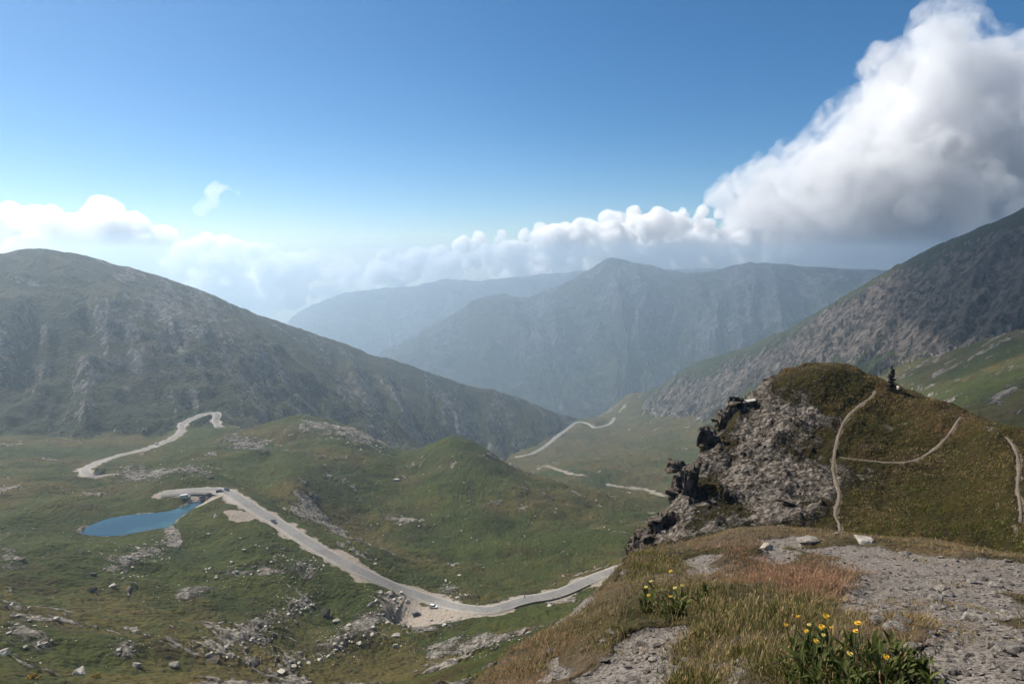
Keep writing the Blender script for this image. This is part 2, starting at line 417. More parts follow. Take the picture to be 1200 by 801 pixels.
# scree fields, each seen in the photograph
SCREE = [
 ([(325, 775), (360, 760), (395, 735), (430, 705), (445, 690), (470, 690), (480, 715), (455, 735), (425, 755), (385, 775), (345, 782)], 5),
 ([(230, 762), (262, 742), (300, 722), (330, 712), (345, 700), (370, 695), (365, 712), (335, 728), (300, 755), (255, 775), (225, 775)], 5),
 ([(345, 705), (358, 690), (372, 708), (350, 728), (340, 722)], 4),
 ([(225, 665), (300, 660), (375, 652), (388, 668), (370, 676), (300, 674), (240, 678)], 6),
 ([(130, 650), (185, 632), (205, 636), (190, 656), (140, 675), (118, 668)], 5),
 ([(200, 690), (255, 685), (250, 700), (200, 704)], 4),
 ([(0, 640), (25, 645), (30, 665), (0, 668)], 5),
 ([(10, 700), (40, 715), (65, 750), (50, 775), (20, 760), (0, 730)], 4),
 ([(130, 745), (160, 750), (168, 785), (135, 775)], 3.5),
 ([(510, 682), (530, 684), (552, 700), (540, 706), (520, 700)], 3.5),
 ([(520, 722), (548, 716), (545, 728), (520, 738), (480, 742), (470, 732)], 4),
 ([(470, 755), (540, 742), (610, 738), (640, 745), (560, 762), (500, 775)], 5),
 ([(405, 640), (440, 645), (440, 655), (408, 652)], 5),
 ([(355, 492), (400, 498), (440, 515), (455, 530), (425, 525), (380, 512), (340, 505)], 10),
 ([(258, 512), (295, 510), (325, 522), (300, 530), (265, 525)], 9),
 ([(130, 548), (180, 545), (250, 548), (255, 562), (190, 560), (135, 562)], 9),
 ([(430, 595), (500, 605), (500, 618), (440, 612)], 8),
]
scree = np.zeros(Z.shape)
for i, (p, rag) in enumerate(SCREE):
    scree = np.maximum(scree, patch(p, rag, 16, 700 + i, 90, soft=rag * 1.6, rmax=1200))
rock = np.maximum(rock, scree * (.58 + .25 * n3))
Z = Z + scree * val * fbm(X, Y, 5, 3, 650, ridged=True) * .7
rise = smooth(.25, .7, rock) * val * (RR > 90)
Z = Z + rise * np.maximum(0, fbm(X, Y, 12, 4, 651, ridged=True)) * 1.5
# bare earth round the roads, the turnout, the parking strip, the sandy hollow, the lake's delta
bare = np.maximum(bare, 1 - smooth(2.5, 9, dist_road + 7 * n3))
bare = np.maximum(bare, 1 - smooth(-2, 4, turn_d + 5 * n3))
bare = np.maximum(bare, 1 - smooth(-1, 1.5, park_d + 1.5 * n3))
SAND = patch([(264, 603), (275, 600), (290, 601), (302, 601), (296, 608), (280, 613), (266, 612)], 2.5, 8, 801, plane=LAKE_Z + 1)
bare = np.maximum(bare, SAND * .8)
rock = np.maximum(rock, .62 * (1 - smooth(.5, 3.5, np.abs(lake_d) + 2 * n3)))
delta = patch([(195, 617), (203, 615), (210, 621), (214, 630), (208, 640), (198, 641), (196, 632), (190, 622)], 1.5, 6, 802, plane=LAKE_Z)
rock = np.maximum(rock, delta * .85)
for P in stream_lines:
    m = window(P, 40)
    d, *_ = nearest(X[m], Y[m], P[:, :3])
    bare[m] = np.maximum(bare[m], (1 - smooth(2, 13, d + 11 * n3[m])) * .62)
# mountains
mL = comp == 1; mR = comp == 2
rock = np.where(mL, np.clip(smooth(-.22, .5, .40 * aux['gl'] + .85 * fbm(X + .5 * Y, Y * .40, 130, 6, 611, gain=.7) + (slope - .62) * .6) * .68, 0, 1), rock)
dry = np.where(mL, smooth(-.2, .6, n2 + .2), dry)
cl = smooth(70, 170, aux['dR'] + 70 * n2 + 50 * n1) * (1 - smooth(260, 420, aux['dR'] + 90 * fbm(X, Y, 160, 4, 613)))
rock = np.where(mR, np.clip(cl * (.20 + .55 * smooth(-.45, .45, aux['gul'] * .7 + (slope - .75) * .8 + .35 * n1)) + .5 * smooth(.75, 1.1, slope), 0, 1), rock)
dry = np.where(mR, smooth(0, .8, n2 + n1 * .5), dry)
# scree tongues below the cliffs
for i, p in enumerate([[(1075, 425), (1110, 395), (1160, 372), (1200, 362), (1200, 372), (1150, 392), (1100, 418), (1060, 440)], [(1165, 455), (1195, 445), (1200, 452), (1170, 470), (1150, 475)]]):
    t_ = patch(p, 14, 60, 820 + i, 300, soft=16)
    rock = np.maximum(rock, t_ * .75)
# hill and knoll
rock = np.where(comp == 3, np.clip(rocky, 0, 1) * (.62 + .55 * fbm(X, Y, 5, 4, 614)), rock)
dry = np.where(comp == 3, np.where(RR > 38, smooth(.1, .75, .28 + .9 * fbm(X, Y, 12, 4, 620) + .45 * smooth(-22, -12, Z) - .25), smooth(-.3, .35, fbm(X, Y, 1.5, 4, 621) + .15)), dry)
bare = np.where((comp == 3) & (RR < 40), grav, bare)
bare = np.where((comp == 3) & (RR >= 40), np.maximum(np.where(comp == 3, 0, bare), .5 * smooth(.22, .5, fbm(X, Y, 4.5, 4, 630) + .35 * (slope - .5))), bare)

# trodden paths on the hill
PATHS = {
 'hill': (0.085, [(985, 622), (983, 612), (977, 600), (983, 588), (984, 575), (978, 560), (976, 545), (979, 525), (982, 512), (986, 498), (995, 485), (1007, 474), (1017, 468), (1024, 462), (1026, 457)]),
 'side': (0.06, [(984, 535), (1000, 536), (1025, 540), (1050, 542), (1070, 540), (1090, 530), (1105, 517), (1117, 502), (1120, 494), (1126, 488)]),
 'right': (0.065, [(1197, 610), (1196, 590), (1192, 570), (1195, 548), (1192, 530), (1188, 520), (1180, 511)]),
}
path_lines = {}
for k, (hw, pts) in PATHS.items():
    P = smooth_line(on_ground(pts, make_caster(Z), 40), .5, 3, 10)
    path_lines[k] = P
    dd = grade(Z, P, hw + .15, 1.0, 0.08)
    bare = np.maximum(bare, .62 * (1 - smooth(hw, hw + .42, dd + .3 * fbm(X, Y, .8, 2, 640))) * (RR < 120))
castZ = make_caster(Z)

# ------------------------------------------------------------------ mesh helpers
def link(o, parent=None):
    COL.objects.link(o)
    if parent is not None: o.parent = parent
    return o

def mesh_from_arrays(name, co, quads, smooth_=True):
    me = bpy.data.meshes.new(name)
    me.vertices.add(len(co)); me.vertices.foreach_set('co', np.ascontiguousarray(co, np.float32).ravel())
    n, k = quads.shape
    me.loops.add(n * k); me.loops.foreach_set('vertex_index', np.ascontiguousarray(quads, np.int32).ravel())
    me.polygons.add(n)
    me.polygons.foreach_set('loop_start', np.arange(0, n * k, k, dtype=np.int32))
    me.polygons.foreach_set('use_smooth', np.full(n, smooth_, bool))
    me.update(calc_edges=True)
    return me

def sheet(name, Xg, Yg, Zg, facemask, masks=None):
    nr, na = Xg.shape
    idx = np.arange(nr * na).reshape(nr, na)
    q = np.stack([idx[:-1, :-1], idx[:-1, 1:], idx[1:, 1:], idx[1:, :-1]], -1)[facemask]
    used, inv = np.unique(q, return_inverse=True)
    q = inv.reshape(q.shape)
    co = np.stack([Xg.ravel()[used], Yg.ravel()[used], Zg.ravel()[used]], 1)
    me = mesh_from_arrays(name, co, q)
    if masks is not None:
        a = me.attributes.new('cover', 'FLOAT_COLOR', 'POINT')
        c = np.ones((len(used), 4), np.float32)
        for i, mk in enumerate(masks): c[:, i] = mk.ravel()[used]
        a.data.foreach_set('color', c.ravel())
    return link(bpy.data.objects.new(name, me))

def tag(o, label=None, cat=None, group=None, kind=None):
    for k, v in (('label', label), ('category', cat), ('group', group), ('kind', kind)):
        if v: o[k] = v
    return o
# ------------------------------------------------------------------ materials
def new_mat(name):
    m = bpy.data.materials.new(name); m.use_nodes = True
    nt = m.node_tree
    for n in list(nt.nodes): nt.nodes.remove(n)
    out = nt.nodes.new('ShaderNodeOutputMaterial')
    return m, nt, out

class NT:
    """small helper to write node trees"""
    def __init__(s, nt): s.nt = nt
    def node(s, t, **kw):
        n = s.nt.nodes.new(t)
        for k, v in kw.items(): setattr(n, k, v)
        return n
    def plug(s, sock, v):
        if isinstance(v, bpy.types.NodeSocket): s.nt.links.new(v, sock)
        elif isinstance(v, (tuple, list)): sock.default_value = (*v, 1.0) if len(v) == 3 and sock.type == 'RGBA' else v
        else: sock.default_value = v
    def math(s, op, a, b=0.0, c=None, clamp=False):
        n = s.node('ShaderNodeMath', operation=op, use_clamp=clamp)
        s.plug(n.inputs[0], a); s.plug(n.inputs[1], b)
        if c is not None: s.plug(n.inputs[2], c)
        return n.outputs[0]
    def mix(s, f, a, b, mode='MIX'):
        n = s.node('ShaderNodeMix', data_type='RGBA', blend_type=mode)
        s.plug(n.inputs[0], f); s.plug(n.inputs[6], a); s.plug(n.inputs[7], b)
        return n.outputs[2]
    def noise(s, vec, scale, detail=4, rough=.55, dist=0.0):
        n = s.node('ShaderNodeTexNoise'); s.plug(n.inputs['Vector'], vec)
        n.inputs['Scale'].default_value = scale; n.inputs['Detail'].default_value = detail
        n.inputs['Roughness'].default_value = rough; n.inputs['Distortion'].default_value = dist
        return n.outputs[0]
    def voro(s, vec, scale, feature='F1', rand=1.0):
        n = s.node('ShaderNodeTexVoronoi', feature=feature); s.plug(n.inputs['Vector'], vec)
        n.inputs['Scale'].default_value = scale; n.inputs['Randomness'].default_value = rand
        return n
    def node_sep(s, c):
        n = s.node('ShaderNodeSeparateColor'); s.plug(n.inputs[0], c); return n.outputs[0]
    def ramp(s, f, a, b):
        n = s.node('ShaderNodeMapRange', interpolation_type='SMOOTHSTEP'); s.plug(n.inputs[0], f)
        n.inputs[1].default_value = a; n.inputs[2].default_value = b
        return n.outputs[0]
    def bump(s, h, strength, dist, normal=None):
        n = s.node('ShaderNodeBump'); s.plug(n.inputs['Height'], h)
        n.inputs['Strength'].default_value = strength; n.inputs['Distance'].default_value = dist
        if normal is not None: s.nt.links.new(normal, n.inputs['Normal'])
        return n.outputs[0]
    def bsdf(s, col, rough=.9, normal=None, spec=.2, metal=0.0, **kw):
        n = s.node('ShaderNodeBsdfPrincipled')
        s.plug(n.inputs['Base Color'], col); s.plug(n.inputs['Roughness'], rough)
        n.inputs['Specular IOR Level'].default_value = spec; s.plug(n.inputs['Metallic'], metal)
        for k, v in kw.items(): s.plug(n.inputs[k], v)
        if normal is not None: s.nt.links.new(normal, n.inputs['Normal'])
        return n.outputs[0]

def ground_material(name, grain, grass_a, grass_b, straw, rock_a, rock_b, earth_a, earth_b, bump_d, dry_gain=.7, stretch=None):
    """grass, straw, rock and earth mixed by the cover map; grain = size in metres of the finest pattern"""
    m, nt, out = new_mat(name); s = NT(nt)
    pos_ = s.node('ShaderNodeNewGeometry').outputs['Position']
    if stretch:
        mp = s.node('ShaderNodeMapping'); s.plug(mp.inputs[0], pos_); mp.inputs['Scale'].default_value = stretch; vec = mp.outputs[0]
    else: vec = pos_
    at = s.node('ShaderNodeAttribute', attribute_name='cover')
    sep = s.node('ShaderNodeSeparateColor'); nt.links.new(at.outputs['Color'], sep.inputs[0])
    rk, er, dr = sep.outputs[0], sep.outputs[1], sep.outputs[2]
    f1 = 1 / grain
    nf = s.noise(pos_, f1, 5, .65)              # fine
    nm = s.noise(pos_, f1 / 7, 5, .6, .4)       # middling
    nl = s.noise(pos_, f1 / 40, 4, .55, .3)     # large
    ng = s.math('ADD', s.math('MULTIPLY', nf, .45), s.math('MULTIPLY', nm, .55))
    grass = s.mix(s.ramp(s.math('ADD', s.math('MULTIPLY', ng, .6), s.math('MULTIPLY', nl, .4)), .38, .62), grass_a, grass_b)
    drf = s.ramp(s.math('ADD', s.math('MULTIPLY', dr, dry_gain), s.math('MULTIPLY', s.math('SUBTRACT', ng, .5), 2.2)), .15, .95)
    grass = s.mix(drf, grass, straw)
    heath = s.ramp(s.math('ADD', s.math('MULTIPLY', s.noise(pos_, f1 / 26, 5, .62, .5), .6), s.math('MULTIPLY', nm, .4)), .535, .62)
    grass = s.mix(s.math('MULTIPLY', heath, .75), grass, tuple(c * .42 for c in straw[:3]))
    tus = s.voro(pos_, f1 * .55)                # tussocks: each a slightly different green
    grass = s.mix(.55, grass, s.mix(s.math('MULTIPLY', s.node_sep(tus.outputs['Color']), 1.0), tuple(c * .55 for c in grass_a), tuple(c * 1.35 for c in straw)), 'OVERLAY')
    nr = s.noise(vec, f1 / 2.5, 8, .68, .3)
    rock = s.mix(s.ramp(nr, .36, .64), rock_a, rock_b)
    rkf = s.ramp(s.math('ADD', rk, s.math('MULTIPLY', s.math('SUBTRACT', s.math('ADD', s.math('MULTIPLY', nf, .4), s.math('MULTIPLY', nm, .6)), .5), 1.9)), .42, .62)
    col = s.mix(rkf, grass, rock)
    earth = s.mix(s.ramp(s.noise(pos_, f1 * 1.5, 5, .7), .35, .65), earth_a, earth_b)
    erf = s.ramp(s.math('ADD', er, s.math('MULTIPLY', s.math('SUBTRACT', ng, .5), 1.5)), .35, .6)
    col = s.mix(erf, col, earth)
    h = s.math('ADD', s.math('MULTIPLY', nf, .35), nm)
    hr = s.math('MULTIPLY', s.math('ADD', nr, s.math('MULTIPLY', s.voro(vec, f1 / 3, 'DISTANCE_TO_EDGE').outputs[0], .8)), s.math('MULTIPLY', rkf, 2.0))
    h = s.math('ADD', h, hr)
    h = s.math('MULTIPLY', s.math('ADD', h, s.math('MULTIPLY', tus.outputs['Distance'], -.45)), s.math('SUBTRACT', 1.0, s.math('MULTIPLY', erf, .75)))
    nrm = s.bump(h, 1.0, bump_d)
    nt.links.new(s.bsdf(col, .95, nrm, .12), out.inputs[0])
    return m

G = dict(grass_a=(.034, .048, .007), grass_b=(.078, .092, .015), straw=(.130, .098, .032))
M_valley = ground_material('alpine_meadow', 1.1, rock_a=(.10, .085, .068), rock_b=(.35, .31, .26), earth_a=(.15, .12, .09), earth_b=(.32, .275, .23), bump_d=1.9, **G)
M_left = ground_material('mountain_side', 3.0, grass_a=(.026, .038, .014), grass_b=(.060, .070, .026), straw=(.095, .080, .042), rock_a=(.055, .052, .048), rock_b=(.24, .225, .21), earth_a=(.3, .27, .23), earth_b=(.4, .36, .32), bump_d=7, stretch=(1, 1, .5))
M_ridge = ground_material('cliff_side', 5.0, grass_a=(.030, .044, .016), grass_b=(.072, .082, .028), straw=(.11, .09, .045), rock_a=(.018, .016, .015), rock_b=(.18, .148, .122), earth_a=(.3, .27, .23), earth_b=(.4, .36, .32), bump_d=9, stretch=(1, 1, .35))
M_hill = ground_material('hill_turf', .22, grass_a=(.028, .026, .005), grass_b=(.062, .048, .011), straw=(.105, .066, .030), rock_a=(.038, .030, .023), rock_b=(.25, .215, .18), earth_a=(.075, .058, .040), earth_b=(.15, .12, .09), bump_d=.35)
M_knoll = ground_material('knoll_turf', .03, grass_a=(.045, .042, .016), grass_b=(.095, .075, .035), straw=(.125, .095, .06), rock_a=(.16, .14, .12), rock_b=(.36, .33, .30), earth_a=(.050, .042, .035), earth_b=(.185, .162, .142), bump_d=.045, dry_gain=.9)

# ------------------------------------------------------------------ ground objects
compf = comp[:-1, :-1]; rf = RR[:-1, :-1]
masks = (rock, bare, dry)
def part_of(name, fm, mat, kind='structure'):
    o = sheet(name, X, Y, Z, fm, masks); o.data.materials.append(mat); tag(o, kind=kind); return o
keep = rf > 1.2
knoll = part_of('ground', (compf == 3) & (rf < 38) & keep, M_knoll)
hill = part_of('hill', (compf == 3) & (rf >= 38), M_hill)
valley = part_of('terrain', (compf == 0), M_valley)
mount_l = part_of('mountain', (compf == 1), M_left)
mount_r = part_of('mountain', (compf == 2), M_ridge)

# distant mountains: own ridges with spurs, five to twelve kilometres away
def far_range(name, crest, slope, spur, lam, seed, mat, n_s=420, n_d=260, width=2600):
    P = polyline([pos(*p) for p in crest], n_s)
    t = np.gradient(P[:, :2], axis=0); t /= np.linalg.norm(t, axis=1)[:, None]
    # smooth the direction so that the faces do not fold
    k = 25; ker = np.ones(k) / k
    t = np.stack([np.convolve(np.pad(t[:, i], k // 2, mode='edge'), ker, 'valid') for i in (0, 1)], 1)
    nrm = np.stack([t[:, 1], -t[:, 0]], 1)
    sgn = np.sign((nrm * -P[:, :2]).sum(1))[:, None]; nrm = nrm * sgn     # towards the viewer
    dd = np.concatenate([np.linspace(-700, 0, 40)[:-1], (np.linspace(0, 1, n_d) ** 1.25) * width])
    S, D = np.meshgrid(np.arange(n_s), dd)
    Xg = P[S, 0] + nrm[S, 0] * D; Yg = P[S, 1] + nrm[S, 1] * D
    sl = np.r_[0, np.cumsum(np.linalg.norm(np.diff(P[:, :2], axis=0), axis=1))][S]
    a = np.abs(D)
    warp = 90 * perlin(Xg / 700, Yg / 700, seed)
    r1 = fbm(sl + .2 * D + warp, D * .28, lam, 5, seed + 1, gain=.52, ridged=True)
    r2 = fbm(Xg, Yg, 260, 4, seed + 2, ridged=True)
    Zg = P[S, 2] - slope * (np.sqrt(a * a + 60 ** 2) - 60) * np.where(D < 0, 1.1, 1) + r1 * np.minimum(a * .34, spur) + r2 * np.minimum(12 + a * .06, 45) + np.minimum(a, 200) * .02
    Zg = Zg + 14 * fbm(sl, sl * 0, 150, 4, seed + 5)
    sy, sx = np.gradient(Zg); cur = np.clip(r1, -1, 1)
    rk = np.clip(.42 + .55 * fbm(Xg, Yg, 330, 5, seed + 3) + .25 * cur - np.clip(a - 900, 0, 2000) * .00025, 0, 1)
    z0 = np.zeros_like(rk)
    o = sheet(name, Xg, Yg, Zg, np.ones((Xg.shape[0] - 1, Xg.shape[1] - 1), bool), (rk, z0, z0 + .2))
    # faces must look up
    me = o.data
    if me.polygons[len(me.polygons) // 2].normal.z < 0: me.flip_normals()
    me.materials.append(mat); tag(o, kind='structure')
    return o

M_far = ground_material('far_mountain', 16, grass_a=(.030, .042, .022), grass_b=(.06, .07, .035), straw=(.10, .09, .055), rock_a=(.024, .026, .03), rock_b=(.115, .115, .115), earth_a=(.3, .27, .23), earth_b=(.4, .36, .32), bump_d=22)
far_range('mountain', [(1290, 318, 5017), (1150, 316, 5062), (1000, 318, 5107), (930, 312, 5152), (880, 309, 5196), (840, 318, 5223), (800, 322, 5241), (770, 315, 5268), (735, 306, 5286), (712, 304, 5286), (690, 318, 5250), (660, 334, 5196), (620, 350, 5152), (590, 345, 5107), (560, 352, 5062), (530, 372, 4928), (505, 392, 4793), (480, 415, 4659), (440, 452, 4480), (400, 500, 4300)], 0.62, 180, 430, 41, M_far)
far_range('mountain', [(900, 315, 7616), (760, 317, 7766), (690, 318, 7841), (640, 322, 7916), (600, 326, 7916), (560, 330, 7841), (520, 328, 7841), (490, 335, 7766), (440, 340, 7766), (405, 344, 7691), (380, 354, 7542), (355, 374, 7393), (320, 402, 7168), (260, 440, 6870)], 0.58, 170, 600, 71, M_far, width=2368)
# the valley bottom carried on to the foot of the far ranges
xs = np.linspace(-14000, 14000, 120); ys = np.linspace(1500, 9200, 120)
Xb, Yb = np.meshgrid(xs, ys); Zb = -1180 + 60 * fbm(Xb, Yb, 2500, 4, 5)
o = sheet('terrain', Xb, Yb, Zb, np.ones((119, 119), bool), (Xb * 0 + .1, Xb * 0, Xb * 0 + .3)); o.data.materials.append(M_far); tag(o, kind='structure')

# ------------------------------------------------------------------ water
def water_mat():
    m, nt, out = new_mat('lake_water'); s = NT(nt)
    p = s.node('ShaderNodeNewGeometry').outputs['Position']
    mp = s.node('ShaderNodeMapping'); s.plug(mp.inputs[0], p); mp.inputs['Scale'].default_value = (1, .5, 1)
    n = s.bump(s.noise(mp.outputs[0], .5, 5, .65), .35, .3)
    deep = s.ramp(s.noise(p, .035, 3, .5), .35, .7)
    col = s.mix(deep, (.010, .040, .060), (.034, .085, .090))
    nt.links.new(s.bsdf(col, .06, n, .6, IOR=1.36), out.inputs[0])
    return m
bm = bmesh.new()
vs = [bm.verts.new((p[0], p[1], LAKE_Z)) for p in LAKE]
bm.faces.new(vs); bmesh.ops.triangulate(bm, faces=bm.faces[:])
for f in bm.faces:
    f.normal_update()
    if f.normal.z < 0: f.normal_flip()
me = bpy.data.meshes.new('lake'); bm.to_mesh(me); bm.free(); me.materials.append(water_mat())
tag(link(bpy.data.objects.new('lake', me)), kind='structure')

# ------------------------------------------------------------------ roads and paths: draped ribbons
def ribbon(name, P, cols, mats, lift=0.0, zfun=None):
    """cols: list of (offset, dz); faces between columns i and i+1 take material mats[i]"""
    t = np.gradient(P[:, :2], axis=0); t /= np.linalg.norm(t, axis=1)[:, None] + 1e-9
    for _ in range(3):
        t[1:-1] = (t[:-2] + 2 * t[1:-1] + t[2:]) / 4
    n = np.stack([-t[:, 1], t[:, 0]], 1)
    co = []
    for k, (off, dz) in enumerate(cols):
        wob = .25 * perlin(np.arange(len(P)) * .37, np.full(len(P), k * 3.1), 9) if k in (0, 1, len(cols) - 2, len(cols) - 1) else 0
        o_ = off + wob * np.sign(off) * min(1.0, abs(off) / 2)
        if name == 'path': o_ = o_ * (1 + .6 * perlin(np.arange(len(P)) * .21, np.full(len(P), 3.3), 19) + .35 * perlin(np.arange(len(P)) * .8, np.full(len(P), k * 1.7), 23))
        x = P[:, 0] + n[:, 0] * o_; y = P[:, 1] + n[:, 1] * o_
        z = (P[:, 2] if zfun is None else zfun(x, y)) + dz + lift
        co.append(np.stack([x, y, z], 1))
    co = np.stack(co, 1); nr, nc = co.shape[:2]
    idx = np.arange(nr * nc).reshape(nr, nc)
    q = np.stack([idx[:-1, :-1], idx[1:, :-1], idx[1:, 1:], idx[:-1, 1:]], -1)
    me = mesh_from_arrays(name, co.reshape(-1, 3), q.reshape(-1, 4))
    for m in mats[1]: me.materials.append(m)
    me.polygons.foreach_set('material_index', np.tile(np.array(mats[0], np.int32), nr - 1))
    if me.polygons[0].normal.z < 0: me.flip_normals()
    o = link(bpy.data.objects.new(name, me)); tag(o, kind='structure')
    return o

def simple_noise_mat(name, a, b, scale, rough=.9, bump=.4, bd=.05, detail=6, spec=.2):
    m, nt, out = new_mat(name); s = NT(nt)
    p = s.node('ShaderNodeNewGeometry').outputs['Position']
    n = s.noise(p, scale, detail, .65)
    big = s.noise(p, scale / 9, 4, .6)
    f = s.ramp(s.math('ADD', s.math('MULTIPLY', n, .6), s.math('MULTIPLY', big, .4)), .36, .64)
    nt.links.new(s.bsdf(s.mix(f, a, b), rough, s.bump(n, bump, bd), spec), out.inputs[0])
    return m
M_asphalt = simple_noise_mat('worn_asphalt', (.14, .132, .124), (.21, .20, .188), .8, bd=.03)
M_shoulder = simple_noise_mat('gravel_shoulder', (.20, .175, .15), (.31, .28, .245), 1.2, bd=.08)
M_trod = simple_noise_mat('trodden_path', (.085, .066, .046), (.16, .13, .095), 5, bd=.02)
M_line = simple_noise_mat('faded_edge_line', (.42, .40, .37), (.6, .58, .55), 1.5, bd=.01)
for k, P in road_lines.items():
    hw, sh, _ = ROADS[k]
    ribbon('road', P, [(-hw - sh - 1.6, -1.3), (-hw - sh, -.06), (-hw, 0), (-hw * .5, .03), (0, .06), (hw * .5, .03), (hw, 0), (hw + sh, -.06), (hw + sh + 1.6, -1.3)],
           ([1, 1, 0, 0, 0, 0, 1, 1], [M_asphalt, M_shoulder]), .05)
for k, P in path_lines.items():
    hw = PATHS[k][0]
    ribbon('path', P, [(-hw - .05, -.06), (-hw, .0), (0, -.015), (hw, .0), (hw + .05, -.06)], ([0, 0, 0, 0], [M_trod]), -.03)

# ------------------------------------------------------------------ camera
cam = bpy.data.cameras.new('camera'); cam.sensor_width = 36; cam.lens = 36 * F / 1200
cam.clip_start = .1; cam.clip_end = 200000
cam_o = link(bpy.data.objects.new('camera', cam)); cam_o.rotation_euler = (math.pi / 2 - PITCH, 0, 0)
scene.camera = cam_o

# ------------------------------------------------------------------ light, sky, air
SUN_AZ, SUN_EL = R_(-54), R_(41)          # left of the view and slightly ahead
sun_dir = Vector((math.sin(SUN_AZ) * math.cos(SUN_EL), math.cos(SUN_AZ) * math.cos(SUN_EL), math.sin(SUN_EL)))
sun = bpy.data.lights.new('sun', 'SUN'); sun.energy = 5.0; sun.angle = R_(.5); sun.color = (1.0, .94, .84)
sun_o = link(bpy.data.objects.new('sun', sun)); sun_o.rotation_euler = sun_dir.to_track_quat('Z', 'Y').to_euler()
world = bpy.data.worlds.new('World'); scene.world = world; world.use_nodes = True
wn = world.node_tree; bgn = wn.nodes['Background']
sky = wn.nodes.new('ShaderNodeTexSky'); sky.sky_type = 'NISHITA'; sky.sun_disc = False
sky.sun_elevation = SUN_EL; sky.sun_rotation = SUN_AZ; sky.altitude = 2700; sky.air_density = 1.0; sky.dust_density = 1.3; sky.ozone_density = 3.0
hs = wn.nodes.new('ShaderNodeHueSaturation'); hs.inputs['Saturation'].default_value = 1.26; hs.inputs['Hue'].default_value = .496
wn.links.new(sky.outputs[0], hs.inputs['Color']); wn.links.new(hs.outputs[0], bgn.inputs[0]); bgn.inputs[1].default_value = .068

def box(name, lo, hi):
    bm = bmesh.new(); bmesh.ops.create_cube(bm, size=1)
    for v in bm.verts:
        v.co = Vector([(lo[i] + hi[i]) / 2 + v.co[i] * (hi[i] - lo[i]) for i in range(3)])
    me = bpy.data.meshes.new(name); bm.to_mesh(me); bm.free()
    return link(bpy.data.objects.new(name, me))
HAZE_TOP = 114.0
haze = box('haze', (-15000, -2500, -1420), (15000, 9300, HAZE_TOP)); tag(haze, kind='stuff')
m, nt, out = new_mat('haze'); s = NT(nt)
v = s.node('ShaderNodeVolumePrincipled'); v.inputs['Color'].default_value = (.69, .855, 1, 1); v.inputs['Density'].default_value = float(os.environ.get('HAZE', '.00017')); v.inputs['Anisotropy'].default_value = .65
nt.links.new(v.outputs[0], out.inputs['Volume']); haze.data.materials.append(m)

scene.view_settings.view_transform = 'Standard'; scene.view_settings.look = 'None'; scene.view_settings.gamma = 1
scene.view_settings.exposure = float(os.environ.get('EXPO', '.68'))
cy = scene.cycles
scene.render.engine = 'CYCLES'
cy.max_bounces = 12; cy.diffuse_bounces = 2; cy.glossy_bounces = 2; cy.transmission_bounces = 2; cy.transparent_max_bounces = 8
cy.volume_bounces = int(os.environ.get('VB', '10'))
cy.use_adaptive_sampling = True; cy.adaptive_threshold = .02
cy.use_denoising = True
try: cy.denoiser = 'OPENIMAGEDENOISE'
except Exception: pass
# ------------------------------------------------------------------ clouds: real bodies of vapour beyond the haze
def tex(name, kind, size, **kw):
    t = bpy.data.textures.new(name, kind); 
    t.noise_scale = size
    for k, v in kw.items(): setattr(t, k, v)
    return t

def vapour(name, dens, aniso=.35, col=(1, 1, 1), soft=0):
    m, nt, out = new_mat(name)
    v = nt.nodes.new('ShaderNodeVolumePrincipled'); v.inputs['Color'].default_value = (*col, 1)
    if soft:
        m.cycles.volume_step_rate = .35
        s = NT(nt); p = s.node('ShaderNodeNewGeometry').outputs['Position']
        n = s.noise(p, 1 / soft, 6, .62, .3)
        s.plug(v.inputs['Density'], s.math('MULTIPLY', s.ramp(n, .38, .68), dens))
    else: v.inputs['Density'].default_value = dens
    v.inputs['Anisotropy'].default_value = aniso
    nt.links.new(v.outputs[0], out.inputs['Volume'])
    return m

KM = 1000.0
def cloud(name, puffs, mat, voxel, lumps):
    """puffs: (px, py, distance, radius in photo pixels); the union is remeshed and broken up by noise"""
    bm = bmesh.new()
    for px, py, r, rad in puffs:
        c = pos(px, py, r); rm = rad / F * r
        bmesh.ops.create_icosphere(bm, subdivisions=2, radius=rm, matrix=Matrix.Translation(c) @ Matrix.Diagonal((1.0, 1.0, .9, 1)))
    me = bpy.data.meshes.new(name); bm.to_mesh(me); bm.free(); me.materials.append(mat)
    o = link(bpy.data.objects.new(name, me))
    rm_ = o.modifiers.new('join', 'REMESH'); rm_.mode = 'VOXEL'; rm_.voxel_size = voxel * KS
    for i, (kind, size, strength, mid) in enumerate(lumps):
        d = o.modifiers.new('billow', 'DISPLACE')
        t = tex(f'{name}_billow', 'CLOUDS' if kind != 'V' else 'VORONOI', size * KS)
        if kind != 'V': t.noise_depth = 3; t.noise_basis = 'BLENDER_ORIGINAL'
        else: t.distance_metric = 'DISTANCE'; t.weight_1 = -1; t.noise_intensity = 1.0
        d.texture = t; d.texture_coords = 'GLOBAL'; d.strength = strength * KS; d.mid_level = mid
    rm2 = o.modifiers.new('join', 'REMESH'); rm2.mode = 'VOXEL'; rm2.voxel_size = voxel * .8 * KS
    return o

rng = random.Random(11)
def fill(poly, n, r0, rad, dr=1500, seed=0, edge=1.0):
    """puffs spread through a picture polygon"""
    g = random.Random(seed); P = np.array(poly, float); out = []
    x0, x1, y0, y1 = P[:, 0].min(), P[:, 0].max(), P[:, 1].min(), P[:, 1].max()
    k = 0
    while len(out) < n and k < n * 60:
        k += 1
        x, y = g.uniform(x0, x1), g.uniform(y0, y1)
        d = float(poly_dist(np.array([x]), np.array([y]), P)[0])
        rr = g.uniform(*rad)
        if d > -rr * edge: continue
        out.append((x, y, r0 + g.uniform(-dr, dr) * KS, rr))
    return out

